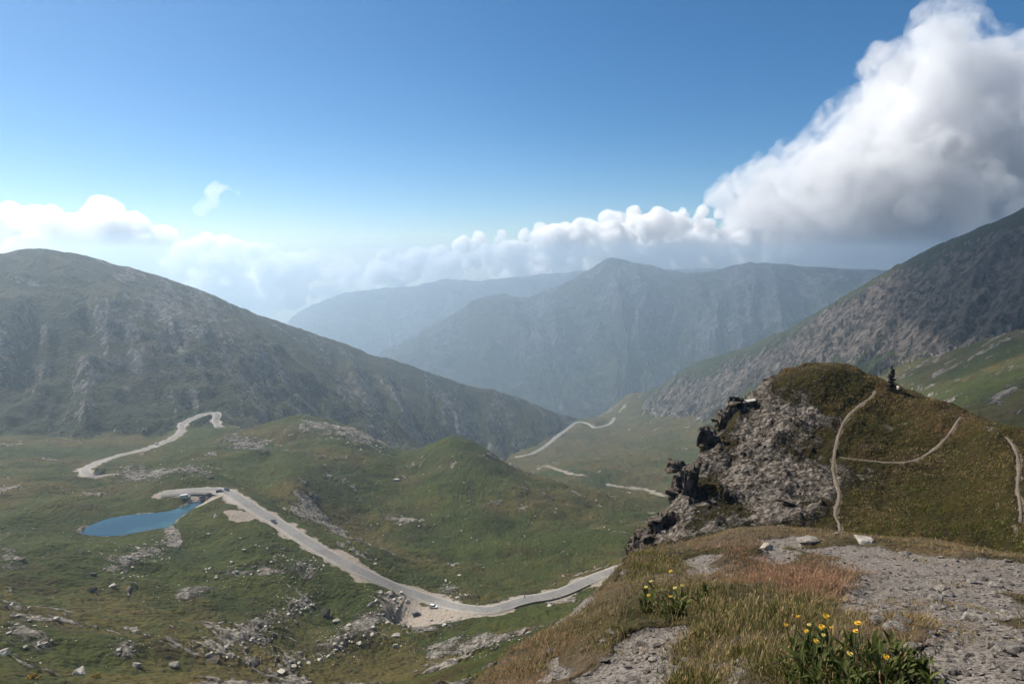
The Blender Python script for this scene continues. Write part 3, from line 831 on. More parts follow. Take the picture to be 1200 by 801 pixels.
# the great cumulus at the right
D0 = 12300
KS = D0 / 16500
BIG = [(830, 212), (865, 200), (905, 185), (925, 158), (960, 150), (975, 112), (1005, 96), (1020, 62), (1055, 50), (1080, 12), (1120, 2), (1150, 30), (1195, 40), (1260, 60), (1330, 120), (1330, 330), (1200, 345), (1050, 345), (900, 330), (840, 318), (815, 275)]
def grown(puffs, k, dy=0): return [(a, b + dy, c, d * k) for a, b, c, d in puffs]
puffs = fill(BIG, 70, D0, (26, 52), 1500, 1) + fill(BIG, 110, D0 - 300, (14, 26), 1700, 2, .8) + fill(BIG, 26, D0, (55, 80), 800, 3)
big = cloud('cumulus_cloud', grown(puffs, 1.10), vapour('cumulus_veil', .0028, .3, (.91, .915, .93), soft=360), 80, [('C', 1100, 1150, .5), ('C', 420, 620, .5), ('C', 150, 260, .5)])
tag(big, 'huge grey-bottomed cumulus cloud towering over the right-hand ridge', 'cloud')
core = cloud('core', grown(puffs, .80, 8), vapour('cumulus_vapour', .0017, .2, (.91, .915, .93)), 75, [('C', 900, 700, .5), ('C', 350, 330, .5), ('C', 140, 160, .5), ('C', 60, 60, .5)])
core.parent = big
# the bank along the horizon
BANK = [(430, 292), (470, 290), (500, 284), (520, 282), (540, 272), (575, 264), (610, 266), (640, 260), (690, 252), (730, 240), (760, 246), (800, 236), (815, 236), (850, 250), (900, 280), (960, 340), (700, 342), (500, 345), (430, 340)]
puffs = fill(BANK, 100, D0 - 600, (10, 20), 1200, 4, .8) + fill(BANK, 190, D0 - 900, (5, 11), 1200, 5, .6)
bank = cloud('cloud_bank', puffs, vapour('bank_vapour', .009, .2, (.98, .98, .985)), 60, [('C', 420, 300, .5), ('C', 200, 180, .5), ('C', 90, 90, .5)])
tag(bank, 'white billowy cloud bank above the far mountains', 'cloud')
BANK2 = [(-120, 245), (-40, 232), (10, 234), (50, 246), (85, 252), (110, 240), (140, 232), (165, 250), (180, 266), (205, 262), (235, 274), (280, 280), (330, 284), (380, 280), (440, 282), (440, 350), (300, 372), (100, 330), (-120, 330)]
puffs = fill(BANK2, 90, D0 + 600, (11, 24), 1200, 6, .7) + fill(BANK2, 150, D0 + 300, (6, 12), 1200, 7, .5)
bank2 = cloud('cloud_bank', puffs, vapour('left_bank_vapour', .006, .3, (.98, .98, .985)), 70, [('C', 520, 380, .5), ('V', 260, 130, .5), ('C', 110, 90, .5)])
tag(bank2, 'bright hazy cloud bank rising behind the left mountain', 'cloud')
wisp = cloud('small_cloud', [(240, 238, D0, 7), (247, 228, D0, 9), (254, 222, D0, 9), (262, 221, D0, 7), (250, 235, D0, 7), (286, 216, D0, 4), (278, 225, D0, 5), (232, 246, D0, 5)], vapour('wisp_vapour', .0016, .3), 50, [('C', 400, 420, .5), ('C', 120, 160, .5)])
tag(wisp, 'small ragged white cloud floating alone in the blue', 'cloud')

# unseen cloud shelf, added above the frame to put shade on the right-hand ridge and the air before the far mountains
def shade_puffs():
    g = random.Random(5); out = []
    for k in range(85):
        y = g.uniform(1250, 4300); x = g.uniform(np.interp(y, [1250, 1432, 1757, 2257, 3257, 4300], [-1760, -1730, -1620, -1500, -960, -600]), 1900); z = 2150 + g.uniform(-120, 160)
        out.append((x, y, z, g.uniform(330, 520)))
    return out
bm = bmesh.new()
for x, y, z, r in shade_puffs():
    bmesh.ops.create_icosphere(bm, subdivisions=2, radius=r, matrix=Matrix.Translation((x, y, z)) @ Matrix.Diagonal((1, 1, .45, 1)))
me = bpy.data.meshes.new('shade_cloud'); bm.to_mesh(me); bm.free(); me.materials.append(vapour('shade_cloud_vapour', .0045, .5))
ov = link(bpy.data.objects.new('shade_cloud', me))
md = ov.modifiers.new('join', 'REMESH'); md.mode = 'VOXEL'; md.voxel_size = 70
md = ov.modifiers.new('billow', 'DISPLACE'); md.texture = tex('overhead_billow', 'CLOUDS', 400); md.texture_coords = 'GLOBAL'; md.strength = 260
tag(ov, 'unseen cloud shelf added overhead to shade the right-hand ridge', 'cloud')
# ------------------------------------------------------------------ rocks
R0 = np.random.RandomState(4)
def hull_rock(seed, n=16, sq=(1, .8, .6), cuts=0):
    """angular stone about 1 m across: convex hull of points on a squashed body; returns vertices and triangles"""
    g = np.random.RandomState(seed)
    v = g.normal(size=(n, 3)); v /= np.linalg.norm(v, axis=1)[:, None]
    v *= g.uniform(.82, 1.0, (n, 1)); v = np.sign(v) * np.abs(v) ** .8
    v *= np.array(sq) * .5
    bm = bmesh.new()
    for p in v: bm.verts.new(p)
    bmesh.ops.convex_hull(bm, input=bm.verts[:])
    for q in [q for q in bm.verts if not q.link_faces]: bm.verts.remove(q)
    bmesh.ops.recalc_face_normals(bm, faces=bm.faces[:])
    return bm

def bm_arrays(bm):
    bmesh.ops.triangulate(bm, faces=bm.faces[:])
    bm.verts.index_update()
    co = np.array([v.co[:] for v in bm.verts]); f = np.array([[v.index for v in q.verts] for q in bm.faces])
    bm.free(); return co, f

def rock_mesh(name, seed, mat, n=18, sq=(1, .8, .6), rough=.05):
    """larger stone with broken edges and pitted faces"""
    bm = hull_rock(seed, n, sq)
    bmesh.ops.bevel(bm, geom=bm.edges[:], offset=.025, segments=1, affect='EDGES', clamp_overlap=True)
    bmesh.ops.triangulate(bm, faces=bm.faces[:])
    bmesh.ops.subdivide_edges(bm, edges=bm.edges[:], cuts=2, use_grid_fill=True)
    from mathutils import noise as mn
    for v in bm.verts:
        p = v.co * 3.1 + Vector((seed * 3.7, 0, 0))
        v.co += v.co.normalized() * (mn.noise(p) * rough + mn.noise(p * 3.1) * rough * .5)
    me = bpy.data.meshes.new(name); bm.to_mesh(me); bm.free(); me.materials.append(mat)
    return me

def stone_mat(name, a, b, scale, lichen=None, bd=.08):
    m, nt, out = new_mat(name); s = NT(nt)
    tc = s.node('ShaderNodeTexCoord').outputs['Object']
    info = s.node('ShaderNodeObjectInfo')
    n = s.noise(tc, scale, 7, .68, .3); n2 = s.noise(tc, scale * .35, 4, .6)
    col = s.mix(s.ramp(n, .32, .68), a, b)
    hv = s.node('ShaderNodeHueSaturation'); s.plug(hv.inputs['Color'], col)
    s.plug(hv.inputs['Value'], s.math('ADD', .72, s.math('MULTIPLY', info.outputs['Random'], .5)))
    col = hv.outputs[0]
    if lichen: col = s.mix(s.math('MULTIPLY', s.ramp(n2, .55, .7), .7), col, lichen)
    nt.links.new(s.bsdf(col, .93, s.bump(n, .8, bd), .15), out.inputs[0])
    return m
M_pale = stone_mat('pale_stone', (.30, .265, .22), (.50, .455, .39), 4, (.12, .12, .07))
M_dark = stone_mat('dark_stone', (.030, .026, .022), (.10, .085, .07), 3, (.13, .12, .08))
M_brown = stone_mat('brown_stone', (.030, .023, .018), (.15, .12, .095), 1.6, (.06, .06, .03), .25)
M_slate = stone_mat('grey_slate', (.085, .073, .062), (.25, .222, .195), 6, None, .03)
M_black = stone_mat('black_stone', (.006, .006, .006), (.02, .018, .016), 4, None, .05)

def scatter_mesh(name, places, sizes, mat, seeds=14, sq=((1, .75, .5), (1, .6, .35), (1, .9, .7)), n=11, sink=.25, normals=None):
    """many stones nobody would count, as one mesh"""
    temps = [bm_arrays(hull_rock(900 + k, n, sq[k % len(sq)])) for k in range(seeds)]
    cos, fs, off = [], [], 0
    g = np.random.RandomState(len(places))
    for p, sz in zip(places, sizes):
        co, f = temps[g.randint(seeds)]
        a = g.uniform(0, 6.283); ca, sa = math.cos(a), math.sin(a)
        t1, t2 = g.normal(0, .22, 2)
        Rz = np.array([[ca, -sa, 0], [sa, ca, 0], [0, 0, 1]])
        Rx = np.array([[1, 0, 0], [0, math.cos(t1), -math.sin(t1)], [0, math.sin(t1), math.cos(t1)]])
        Ry = np.array([[math.cos(t2), 0, math.sin(t2)], [0, 1, 0], [-math.sin(t2), 0, math.cos(t2)]])
        c = (co * sz) @ (Rz @ Rx @ Ry).T + p + np.array([0, 0, sz * (.25 - sink)])
        cos.append(c); fs.append(f + off); off += len(c)
    me = mesh_from_arrays(name, np.concatenate(cos), np.concatenate(fs), False); me.materials.append(mat)
    o = link(bpy.data.objects.new(name, me)); tag(o, kind='stuff'); return o

def put(P): return np.array([P[0], P[1], float(sample(Z, P[0], P[1]))])

# --- scree: small stones spread through each rubble field
pl, sz = [], []
g = np.random.RandomState(21)
for i, (poly, rag) in enumerate(SCREE):
    P = on_ground(poly, castZ, 90)
    area = max(20, abs(np.sum(P[:, 0] * np.roll(P[:, 1], -1) - P[:, 1] * np.roll(P[:, 0], -1)) / 2))
    n = int(min(1500, area * (.5 if i < 12 else .12)))
    far = np.hypot(P[:, 0], P[:, 1]).mean() / 320
    lo, hi = P.min(0), P.max(0)
    k = 0
    while k < n:
        x, y = g.uniform(lo[0] - rag, hi[0] + rag), g.uniform(lo[1] - rag, hi[1] + rag)
        d = poly_dist(np.array([x]), np.array([y]), P)[0] + 2.5 * rag * float(perlin(np.array([x / 14]), np.array([y / 14]), 5)[0])
        k += 1
        if d > g.uniform(-rag, rag): continue
        pl.append(put((x, y))); sz.append((.35 + 1.15 * g.rand() ** 3.2) * far)
# loose stones everywhere on the meadow, a few here and there
for k in range(2600):
    px, py = g.uniform(-10, 760), 520 + 290 * g.rand() ** .8
    q = castZ(px, py, 90)
    if q is None or np.hypot(q[0], q[1]) > 900: continue
    if float(perlin(np.array([q[0] / 45]), np.array([q[1] / 45]), 33)[0]) < g.uniform(-.3, .55): continue
    if abs(float(sample(np.minimum(dist_road, 1e3), q[0], q[1]))) < 6 or float(sample(np.clip(lake_d, -50, 50), q[0], q[1])) < 1: continue
    pl.append(q); sz.append((.3 + .8 * g.rand() ** 3) * np.hypot(q[0], q[1]) / 330)
scatter_mesh('scree', pl, sz, M_pale)

# --- single boulders
boulder_meshes = [rock_mesh('boulder', 40 + k, M_pale, 14 + k, [(1, .8, .6), (1, .6, .5), (1, .9, .75), (1, .7, .35)][k % 4]) for k in range(8)]
def boulder(px, py, size, label, group=None, mat=None, seed=None, rmin=90, name='boulder', tall=1.0, yaw=None, cast=None, sink=.18):
    q = (cast or castZ)(px, py, rmin)
    if q is None: return None
    k = (seed if seed is not None else int(px * 7 + py * 13)) % 8
    o = bpy.data.objects.new(name, boulder_meshes[k]); link(o)
    gz = random.Random(int(px * 31 + py * 17))
    o.location = (q[0], q[1], q[2] + size * (.28 * tall - sink))
    o.scale = (size, size, size * tall)
    o.rotation_euler = (gz.uniform(-.2, .2), gz.uniform(-.2, .2), gz.uniform(0, 6.28) if yaw is None else yaw)
    if mat is not None:
        o.material_slots[0].link = 'OBJECT'; o.material_slots[0].material = mat
    tag(o, label, 'boulder', group); return o

B = boulder
B(383, 722, 5.2, 'dark pointed boulder standing beside a pale slab above the rubble field', mat=M_dark, tall=1.5, seed=2)
B(393, 728, 4.5, 'flat pale slab lying at the foot of the dark pointed boulder', seed=3)
B(94, 789, 3.6, 'square pale boulder near the bottom edge, between two yellow bushes', seed=2)
B(4, 766, 3.8, 'pale blue-grey slab with a dark shaded side at the bottom left edge', seed=1)
B(466, 563, 9.5, 'large pale outcrop-like boulder on the grassy slope below the conical hill', seed=4, tall=.8)
B(365, 581, 6.5, 'dark rounded boulder alone in the meadow right of the lake road', mat=M_dark, seed=2)
B(417, 584, 5, 'dark boulder beside a pale one on the meadow under the rocky hill', mat=M_dark, seed=5)
B(24, 657, 5.0, 'dark flat-topped boulder on the brown slope near the left edge', mat=M_dark, seed=3, tall=.8)
B(109, 674, 3.6, 'dark boulder in the grassy hollow below the lake', mat=M_dark, seed=2)
B(108, 692, 4.5, 'blackish boulder at the end of the low brown bank', mat=M_dark, seed=5)
B(132, 687, 3.0, 'small pale boulder on top of the low brown bank', seed=6)
B(477, 705, 3.6, 'long pale boulder lying at the edge of the gravel turnout', seed=1)
B(456, 697, 5.2, 'pale block on the dark bank just under the road bend', seed=0)
B(463, 745, 4.6, 'broad pale boulder in the grass below the turnout', seed=3)
B(463, 757, 3.2, 'pale round boulder half sunk in green grass under the broad one', seed=2)
B(523, 681, 3.4, 'pale boulder on the grass just above the road bend rubble', seed=5)
B(538, 674, 2.6, 'lone white stone on the meadow above the road bend', seed=7)
B(250, 773, 6.0, 'rounded grey-brown boulder in the rubble at the bottom', mat=M_brown, seed=4, tall=.7)
B(204, 780, 3.2, 'pale boulder at the left end of the lowest rubble strip', seed=6)
B(340, 776, 3.8, 'flat white stone in the grass under the great rubble field', seed=3)
B(330, 787, 3.3, 'white stone near the bottom edge right of the rounded boulder', seed=7)
B(272, 659, 3.4, 'pale boulder at the upper rim of the stony band below the lake', seed=1)
B(160, 780, 3.0, 'pale boulder beside green grass left of the lowest rubble strip', seed=5)
B(66, 726, 2.8, 'pale pair-like stone on the brown slope at left', seed=0)
B(440, 661, 2.6, 'single pale stone touching the upper verge of the road', seed=2)
B(660, 675, 2.4, 'small white stone above the straight right-hand road', seed=3)
B(644, 710, 2.6, 'white stone lying below the roadside wall', seed=6)
B(260, 517, 6.0, 'dark rock shelf on the slope behind the lake', mat=M_dark, seed=1, tall=.6)
for i, (px, py, s_) in enumerate([(232, 553, 11), (218, 556, 8), (245, 559, 7)]):
    B(px, py, s_, ['wide dark crag in the hollow between the lake and the hairpin road', 'dark crag left of the widest one in the hollow behind the lake', 'dark crag right of the widest one in the hollow behind the lake'][i], mat=M_dark, seed=[3, 1, 0][i], tall=.6)
for i, (px, py, s_) in enumerate([(275, 518, 13), (292, 523, 11), (310, 528, 9)]):
    B(px, py, s_, ['long dark crag on the flank of the rocky middle hill', 'middle dark crag on the flank of the rocky hill', 'lowest dark crag on the flank of the rocky hill'][i], mat=M_dark, seed=[1, 3, 0][i], tall=.55)
rb = random.Random(77)
def cluster(poly, n, size, label, group, mat=None):
    P = np.array(poly, float); k = 0; c = 0
    while k < n and c < n * 40:
        c += 1
        x, y = rb.uniform(P[:, 0].min(), P[:, 0].max()), rb.uniform(P[:, 1].min(), P[:, 1].max())
        if float(poly_dist(np.array([x]), np.array([y]), P)[0]) > 0: continue
        if B(x, y, rb.uniform(size[0], size[1] * rb.uniform(.6, 1)), label, group, mat): k += 1
cluster(SCREE[0][0], 46, (1.4, 3.4), 'angular pale boulder in the great rubble field under the turnout', 'boulders in the great rubble field')
cluster(SCREE[1][0], 24, (1.3, 3.0), 'angular pale boulder in the rubble strip left of the great field', 'boulders in the left rubble strip')
cluster(SCREE[2][0], 8, (1.4, 3.2), 'slanting pale slab on the ridge between the two rubble fields', 'slabs on the slanting stony ridge')
cluster(SCREE[3][0], 30, (1.2, 2.8), 'pale stone in the long stony band below the lake', 'stones of the long stony band')
cluster(SCREE[4][0], 14, (1.2, 3.0), 'pale boulder heaped at the end of the lake outlet', 'boulders at the lake outlet')
cluster(SCREE[9][0], 14, (1.2, 2.4), 'grey stone heaped on the meadow side of the road bend', 'stones heaped above the road bend')
cluster(SCREE[10][0], 12, (1.2, 2.6), 'pale stone tipped over the lower rim of the turnout', 'stones below the turnout rim')
cluster(SCREE[7][0], 16, (1.0, 2.2), 'pale stone on the brown bank at the far left', 'stones on the left brown bank')
cluster(SCREE[8][0], 8, (1.0, 2.0), 'pale stone in the small rubble patch near the bottom', 'stones of the small rubble patch')
cluster([(430, 590), (520, 600), (660, 590), (690, 620), (520, 640), (420, 625)], 16, (1.4, 2.8), 'white stone strewn on the wide green meadow', 'stones strewn on the green meadow')
cluster([(240, 620), (330, 630), (360, 655), (240, 655), (215, 640)], 12, (1.2, 2.4), 'white stone on the grass between lake outlet and road', 'stones between outlet and road')

# --- rubble on the hill's broken side, one mesh
pl, sz = [], []; g = np.random.RandomState(5)
while len(pl) < 1900:
    px, py = g.uniform(740, 985), g.uniform(455, 640)
    q = castZ(px, py, 38)
    if q is None or np.hypot(q[0], q[1]) > 110: continue
    w_ = float(sample(rocky, q[0], q[1]))
    if g.rand() > w_ * .9 + .04: continue
    pl.append(q); sz.append(.08 + .60 * g.rand() ** 5)
scatter_mesh('rubble', pl, sz, M_brown, n=9, sq=((1, .6, .3), (1, .7, .4), (1, .5, .5)), sink=.35)

# --- rock pinnacles on the brink: stacked jagged blocks fused into one body
def pinnacle(name, px, py, r, blocks, label, mat=M_brown, voxel=.06, seed=0, cat='rock outcrop'):
    c = pos(px, py, r); base = Vector(c); g = random.Random(seed * 11 + 1)
    ax = Vector((c[1], -c[0], 0)).normalized(); ay = Vector((c[0], c[1], 0)).normalized()
    yaw = Matrix.Rotation(math.atan2(ax.y, ax.x), 4, 'Z')
    bm = bmesh.new()
    def add(u, v, w_, sx, sy, sz_, tilt, n, sd):
        hb = hull_rock(sd, n, (1, 1, 1))
        hb.transform(Matrix.Translation(ax * u + ay * v + Vector((0, 0, w_))) @ yaw @ Matrix.Rotation(tilt, 4, 'Y') @ Matrix.Rotation(g.uniform(-.2, .2), 4, 'X') @ Matrix.Diagonal((sx, sy, sz_, 1)))
        me = bpy.data.meshes.new('t'); hb.to_mesh(me); hb.free(); bm.from_mesh(me); bpy.data.meshes.remove(me)
    for i, (u, v, w_, sx, sy, sz_, tilt) in enumerate(blocks):
        add(u, v, w_, sx * .92, sy * .92, sz_, tilt, 10, seed * 50 + i)
        for k in range(9):                      # columns split off the block along its joints
            a_, b_ = g.uniform(-.42, .42), g.uniform(-.42, .42); f = g.uniform(.30, .55)
            add(u + a_ * sx, v + b_ * sy, w_ + g.uniform(-.16, .20) * sz_, sx * f, sy * f, sz_ * g.uniform(.55, .95), tilt + g.uniform(-.08, .08), 9, seed * 977 + i * 31 + k)
        for k in range(5):                      # ledges
            a_, b_, h_ = g.uniform(-.3, .3), g.uniform(-.4, .2), g.uniform(-.45, .45)
            add(u + a_ * sx, v + b_ * sy, w_ + h_ * sz_, sx * g.uniform(.6, .95), sy * g.uniform(.6, .95), sz_ * g.uniform(.08, .18), tilt * .5 + .15, 9, seed * 1977 + i * 31 + k)
    me = bpy.data.meshes.new(name); bm.to_mesh(me); bm.free(); me.materials.append(mat)
    o = link(bpy.data.objects.new(name, me)); o.location = base
    md = o.modifiers.new('fuse', 'REMESH'); md.mode = 'VOXEL'; md.voxel_size = voxel
    md = o.modifiers.new('break', 'DISPLACE'); md.texture = tex('rock_break', 'CLOUDS', .35); md.strength = .12
    tag(o, label, cat); return o
# blocks: (sideways, away, up, width, depth, height, tilt) in metres about the anchor
pinnacle('rock_pinnacle', 798, 578, 61.5, [(0, 0, .2, 2.5, 2.4, 5.2, .10), (-.7, .3, 2.4, 1.9, 1.6, 1.3, -.12), (.5, 0, 1.6, 2.0, 2.0, 2.4, .1), (.8, .4, -.6, 1.9, 2.2, 4.0, .2), (-.3, 0, -2.4, 2.8, 2.6, 3.2, 0), (1.6, .8, -.3, 1.6, 2, 2.6, .3), (-1.1, -.3, -3.0, 2.0, 2.2, 2.6, -.3)], 'tall dark rock pinnacle standing at the left brink of the hill', M_brown, seed=1)
pinnacle('rock_pinnacle', 827, 516, 70, [(0, 0, .3, 1.9, 1.7, 2.6, .25), (.8, .2, -.2, 1.8, 1.6, 1.8, -.1), (-.3, 0, 1.0, .8, .8, 1.2, .3), (.6, .4, -1.3, 2.4, 2, 2.2, 0)], 'small dark horn of rock on the brink, midway up the hill', M_brown, seed=2)
pinnacle('rock_pinnacle', 856, 484, 76, [(0, 0, .1, 2.2, 1.8, 2.8, -.1), (.9, .3, .2, 1.5, 1.6, 2.2, .1), (-.7, .1, -.8, 1.6, 1.6, 2.8, .2), (-1.1, .1, -2.0, 1.8, 1.8, 3.0, .3), (1.6, .4, -.2, 1.6, 1.4, 1.4, 0)], 'ragged brown rock outcrop under the ruined shelter', M_brown, seed=3)
pinnacle('rock_outcrop', 771, 618, 56.5, [(0, 0, 0, 1.9, 1.8, 2.2, -.2), (-.9, 0, -1.1, 2.2, 1.9, 2.2, -.3), (.9, .2, .8, 1.7, 1.7, 1.6, .1), (-1.6, -.4, -2.2, 1.9, 1.8, 2.2, -.3)], 'broken brown crag below the tall pinnacle, at the lower brink', M_brown, seed=4)
pinnacle('rock_outcrop', 752, 641, 50, [(0, 0, -.2, 1.3, 1.6, 1.5, -.2), (.5, .2, .5, 1.2, 1.4, 1.2, .1), (-.6, -.2, -1.1, 1.4, 1.6, 1.6, -.2)], 'lowest brown crag where the hill meets the near grass', M_brown, seed=6)
pinnacle('rock_outcrop', 812, 548, 66, [(0, 0, -.2, 1.6, 1.8, 1.6, .1), (.9, .3, .1, 1.6, 1.8, 1.4, .2), (-.5, 0, -1.2, 1.8, 1.8, 2.0, 0)], 'craggy ledge between the tall pinnacle and the small horn', M_brown, seed=7)
pinnacle('rock_outcrop', 919, 590, 60.5, [(0, 0, 0, 1.9, 1.2, 1.2, .1), (.9, .3, -.1, 1.1, 1.0, .9, .2), (-.9, .2, -.2, 1.2, 1.0, .8, -.1)], 'reddish rock knob with a dark hollow on the stony slope', M_brown, seed=8)
pinnacle('rock_outcrop', 944, 512, 71, [(0, 0, 0, 1.3, .9, .9, .1), (-.8, .2, -.3, 1.3, .9, .8, -.2)], 'pale broken crag high on the stony slope of the hill', M_brown, seed=9)
pinnacle('rock_outcrop', 895, 540, 67, [(0, 0, 0, 1.2, .9, .9, .1), (-.9, 0, -.3, 1.0, .9, .8, -.2), (.3, 0, -.9, 1.0, .9, .9, .3)], 'reddish-brown crag in the middle of the stony slope', M_brown, seed=10)

# --- ruined shelter on the outcrop
def simple_mat(name, col, rough=.8, metal=0.0, spec=.3, **kw):
    m, nt, out = new_mat(name); s = NT(nt); nt.links.new(s.bsdf(col, rough, None, spec, metal, **kw), out.inputs[0]); return m
def part(name, bm, mat, parent, smooth_=False):
    me = bpy.data.meshes.new(name); bm.to_mesh(me); bm.free(); me.materials.append(mat)
    if smooth_: me.polygons.foreach_set('use_smooth', np.ones(len(me.polygons), bool))
    return link(bpy.data.objects.new(name, me), parent)
def bx(bm, c, s_, rot=None, bev=0.0):
    M = Matrix.Translation(c) @ (rot or Matrix()) @ Matrix.Diagonal((*s_, 1))
    r = bmesh.ops.create_cube(bm, size=1, matrix=M)
    if bev:
        es = list({e for v in r['verts'] for e in v.link_edges})
        bmesh.ops.bevel(bm, geom=es, offset=bev, segments=2, affect='EDGES', clamp_overlap=True)
def empty(name, loc, rz=0.0, label=None, cat=None, group=None):
    o = bpy.data.objects.new(name, None); o.location = loc; o.rotation_euler = (0, 0, rz); o.empty_display_size = .3
    link(o); return tag(o, label, cat, group)
M_wood = stone_mat('weathered_wood', (.16, .15, .135), (.34, .32, .29), 8, None, .01)
M_tar = stone_mat('tarred_boards', (.008, .008, .008), (.03, .028, .026), 5, None, .02)
c = pos(862, 481, 76.2)
sh = empty('ruined_shelter', c, -math.atan2(c[0], c[1]), 'collapsed dark shelter with a pale tilted roof slab on the rock outcrop', 'ruin')
bm = bmesh.new(); g = random.Random(12)
for lay in range(5):                             # rough courses of dark stone, settled askew
    for k in range(4):
        hb = hull_rock(610 + lay * 7 + k, 14, (1, 1, 1)); hb.transform(Matrix.Translation((-.62 + k * .42 + g.uniform(-.05, .05), g.uniform(-.12, .12), -.1 + lay * .36)) @ Matrix.Rotation(g.uniform(-.15, .15), 4, 'Y') @ Matrix.Diagonal((.62, 1.1, .48, 1)))
        me = bpy.data.meshes.new('t'); hb.to_mesh(me); hb.free(); bm.from_mesh(me); bpy.data.meshes.remove(me)
w_ = part('wall', bm, M_tar, sh); md = w_.modifiers.new('fuse', 'REMESH'); md.mode = 'VOXEL'; md.voxel_size = .045
bm = bmesh.new(); bx(bm, (1.35, 0, 1.2), (1.3, 1.3, .09), Matrix.Rotation(-.22, 4, 'Y'), .02); part('roof', bm, M_wood, sh)
bm = bmesh.new(); bx(bm, (.95, -.66, .62), (.09, .09, 1.25), None, .01); part('post', bm, M_wood, sh)
bm = bmesh.new(); bx(bm, (.1, -.75, .28), (2.6, .12, .11), Matrix.Rotation(.1, 4, 'Y'), .01); part('beam', bm, M_wood, sh)

# --- black cairn on the crest and the pale stone next to it
q = castZ(1044, 456, 60)
ca = empty('cairn', (q[0], q[1], q[2] - .1), .3, 'black upright cairn of jagged stones standing on the grassy crest', 'cairn')
g = random.Random(3); hgt = 0.0
for i, (w_, h_, dx) in enumerate([(1.05, .36, 0), (1.0, .32, .08), (.95, .28, .05), (.76, .26, -.10), (.84, .28, .02), (.90, .26, -.06), (.86, .26, -.10), (.70, .24, .08), (.66, .24, .06), (.52, .22, .08), (.26, .34, -.10)]):
    hb = hull_rock(300 + i, 14, (w_, w_ * .8, h_ * 1.25)); hb.transform(Matrix.Translation((dx, 0, hgt + h_ / 2)) @ Matrix.Rotation(g.uniform(0, 6), 4, 'Z') @ Matrix.Rotation(g.uniform(-.12, .12), 4, 'X'))
    part('stone', hb, M_black, ca); hgt += h_ * .82
B(1053, 456, .55, 'small white stone at the right foot of the black cairn', seed=2, rmin=60, tall=1.6, name='stone')['category'] = 'stone'

# ------------------------------------------------------------------ vehicles
M_glass = simple_mat('dark_car_glass', (.012, .015, .02), .06, 0, .6)
M_tyre = simple_mat('tyre_rubber', (.015, .015, .015), .85)
M_rim = simple_mat('wheel_rim', (.45, .45, .46), .35, .9)
M_lamp = simple_mat('headlight_glass', (.75, .75, .72), .1)
M_tail = simple_mat('tail_light', (.35, .01, .01), .2)
def paint(name, c): return simple_mat(name, c, .28, 0.0, .5, **{'Coat Weight': .6})
P_white = paint('white_paint', (.80, .80, .78)); P_black = paint('black_paint', (.012, .012, .014)); P_grey = paint('grey_paint', (.05, .06, .075)); P_red = paint('dark_red_paint', (.06, .012, .012)); P_silver = paint('silver_paint', (.42, .43, .44))

def profile_body(prof, w, bev, inset=.0, tumble=0.0):
    """side outline (x, z) swept across the width; upper points lean inwards"""
    bm = bmesh.new(); L, Rr = [], []
    zt = max(p[1] for p in prof); z0 = min(p[1] for p in prof)
    for x, z in prof:
        k = tumble * (z - z0) / (zt - z0)
        L.append(bm.verts.new((x, w / 2 - k, z))); Rr.append(bm.verts.new((x, -w / 2 + k, z)))
    n = len(prof)
    bm.faces.new(L); bm.faces.new(Rr[::-1])
    for i in range(n): bm.faces.new((L[(i + 1) % n], L[i], Rr[i], Rr[(i + 1) % n]))
    bmesh.ops.recalc_face_normals(bm, faces=bm.faces[:])
    bmesh.ops.bevel(bm, geom=bm.edges[:], offset=bev, segments=2, affect='EDGES', clamp_overlap=True)
    return bm
SHAPES = {
 'hatchback': dict(L=4.1, w=1.76, wb=(-1.25, 1.25), wr=.32,
   body=[(-2.02, .32), (-2.05, .62), (-1.98, .92), (-1.2, .98), (.75, .96), (1.75, .80), (2.0, .62), (2.02, .30), (1.7, .22), (-1.7, .22)],
   cab=[(-1.92, .90), (-1.62, 1.36), (-1.35, 1.46), (-.2, 1.49), (.32, 1.42), (1.10, .90)], roof=[(-1.66, 1.38), (-1.4, 1.485), (-.2, 1.52), (.36, 1.43), (.2, 1.40), (-.2, 1.46), (-1.3, 1.43)]),
 'estate': dict(L=4.6, w=1.82, wb=(-1.4, 1.4), wr=.35,
   body=[(-2.28, .36), (-2.32, .7), (-2.25, 1.05), (-1.2, 1.08), (.8, 1.06), (1.95, .92), (2.25, .7), (2.28, .34), (1.9, .26), (-1.9, .26)],
   cab=[(-2.2, .98), (-2.0, 1.55), (-1.7, 1.64), (-.1, 1.66), (.4, 1.58), (1.15, .98)], roof=[(-2.02, 1.58), (-1.75, 1.68), (-.1, 1.70), (.44, 1.6), (.3, 1.57), (-.1, 1.63), (-1.6, 1.62)]),
 'van': dict(L=5.3, w=1.95, wb=(-1.6, 1.65), wr=.36,
   body=[(-2.6, .36), (-2.62, 1.2), (-2.55, 2.15), (-2.3, 2.3), (1.2, 2.28), (1.45, 2.2), (2.05, 1.25), (2.55, 1.05), (2.65, .6), (2.6, .34), (2.2, .26), (-2.2, .26)],
   cab=[(.55, 1.32), (.55, 1.98), (1.50, 2.02), (2.02, 1.30)], roof=None),
}
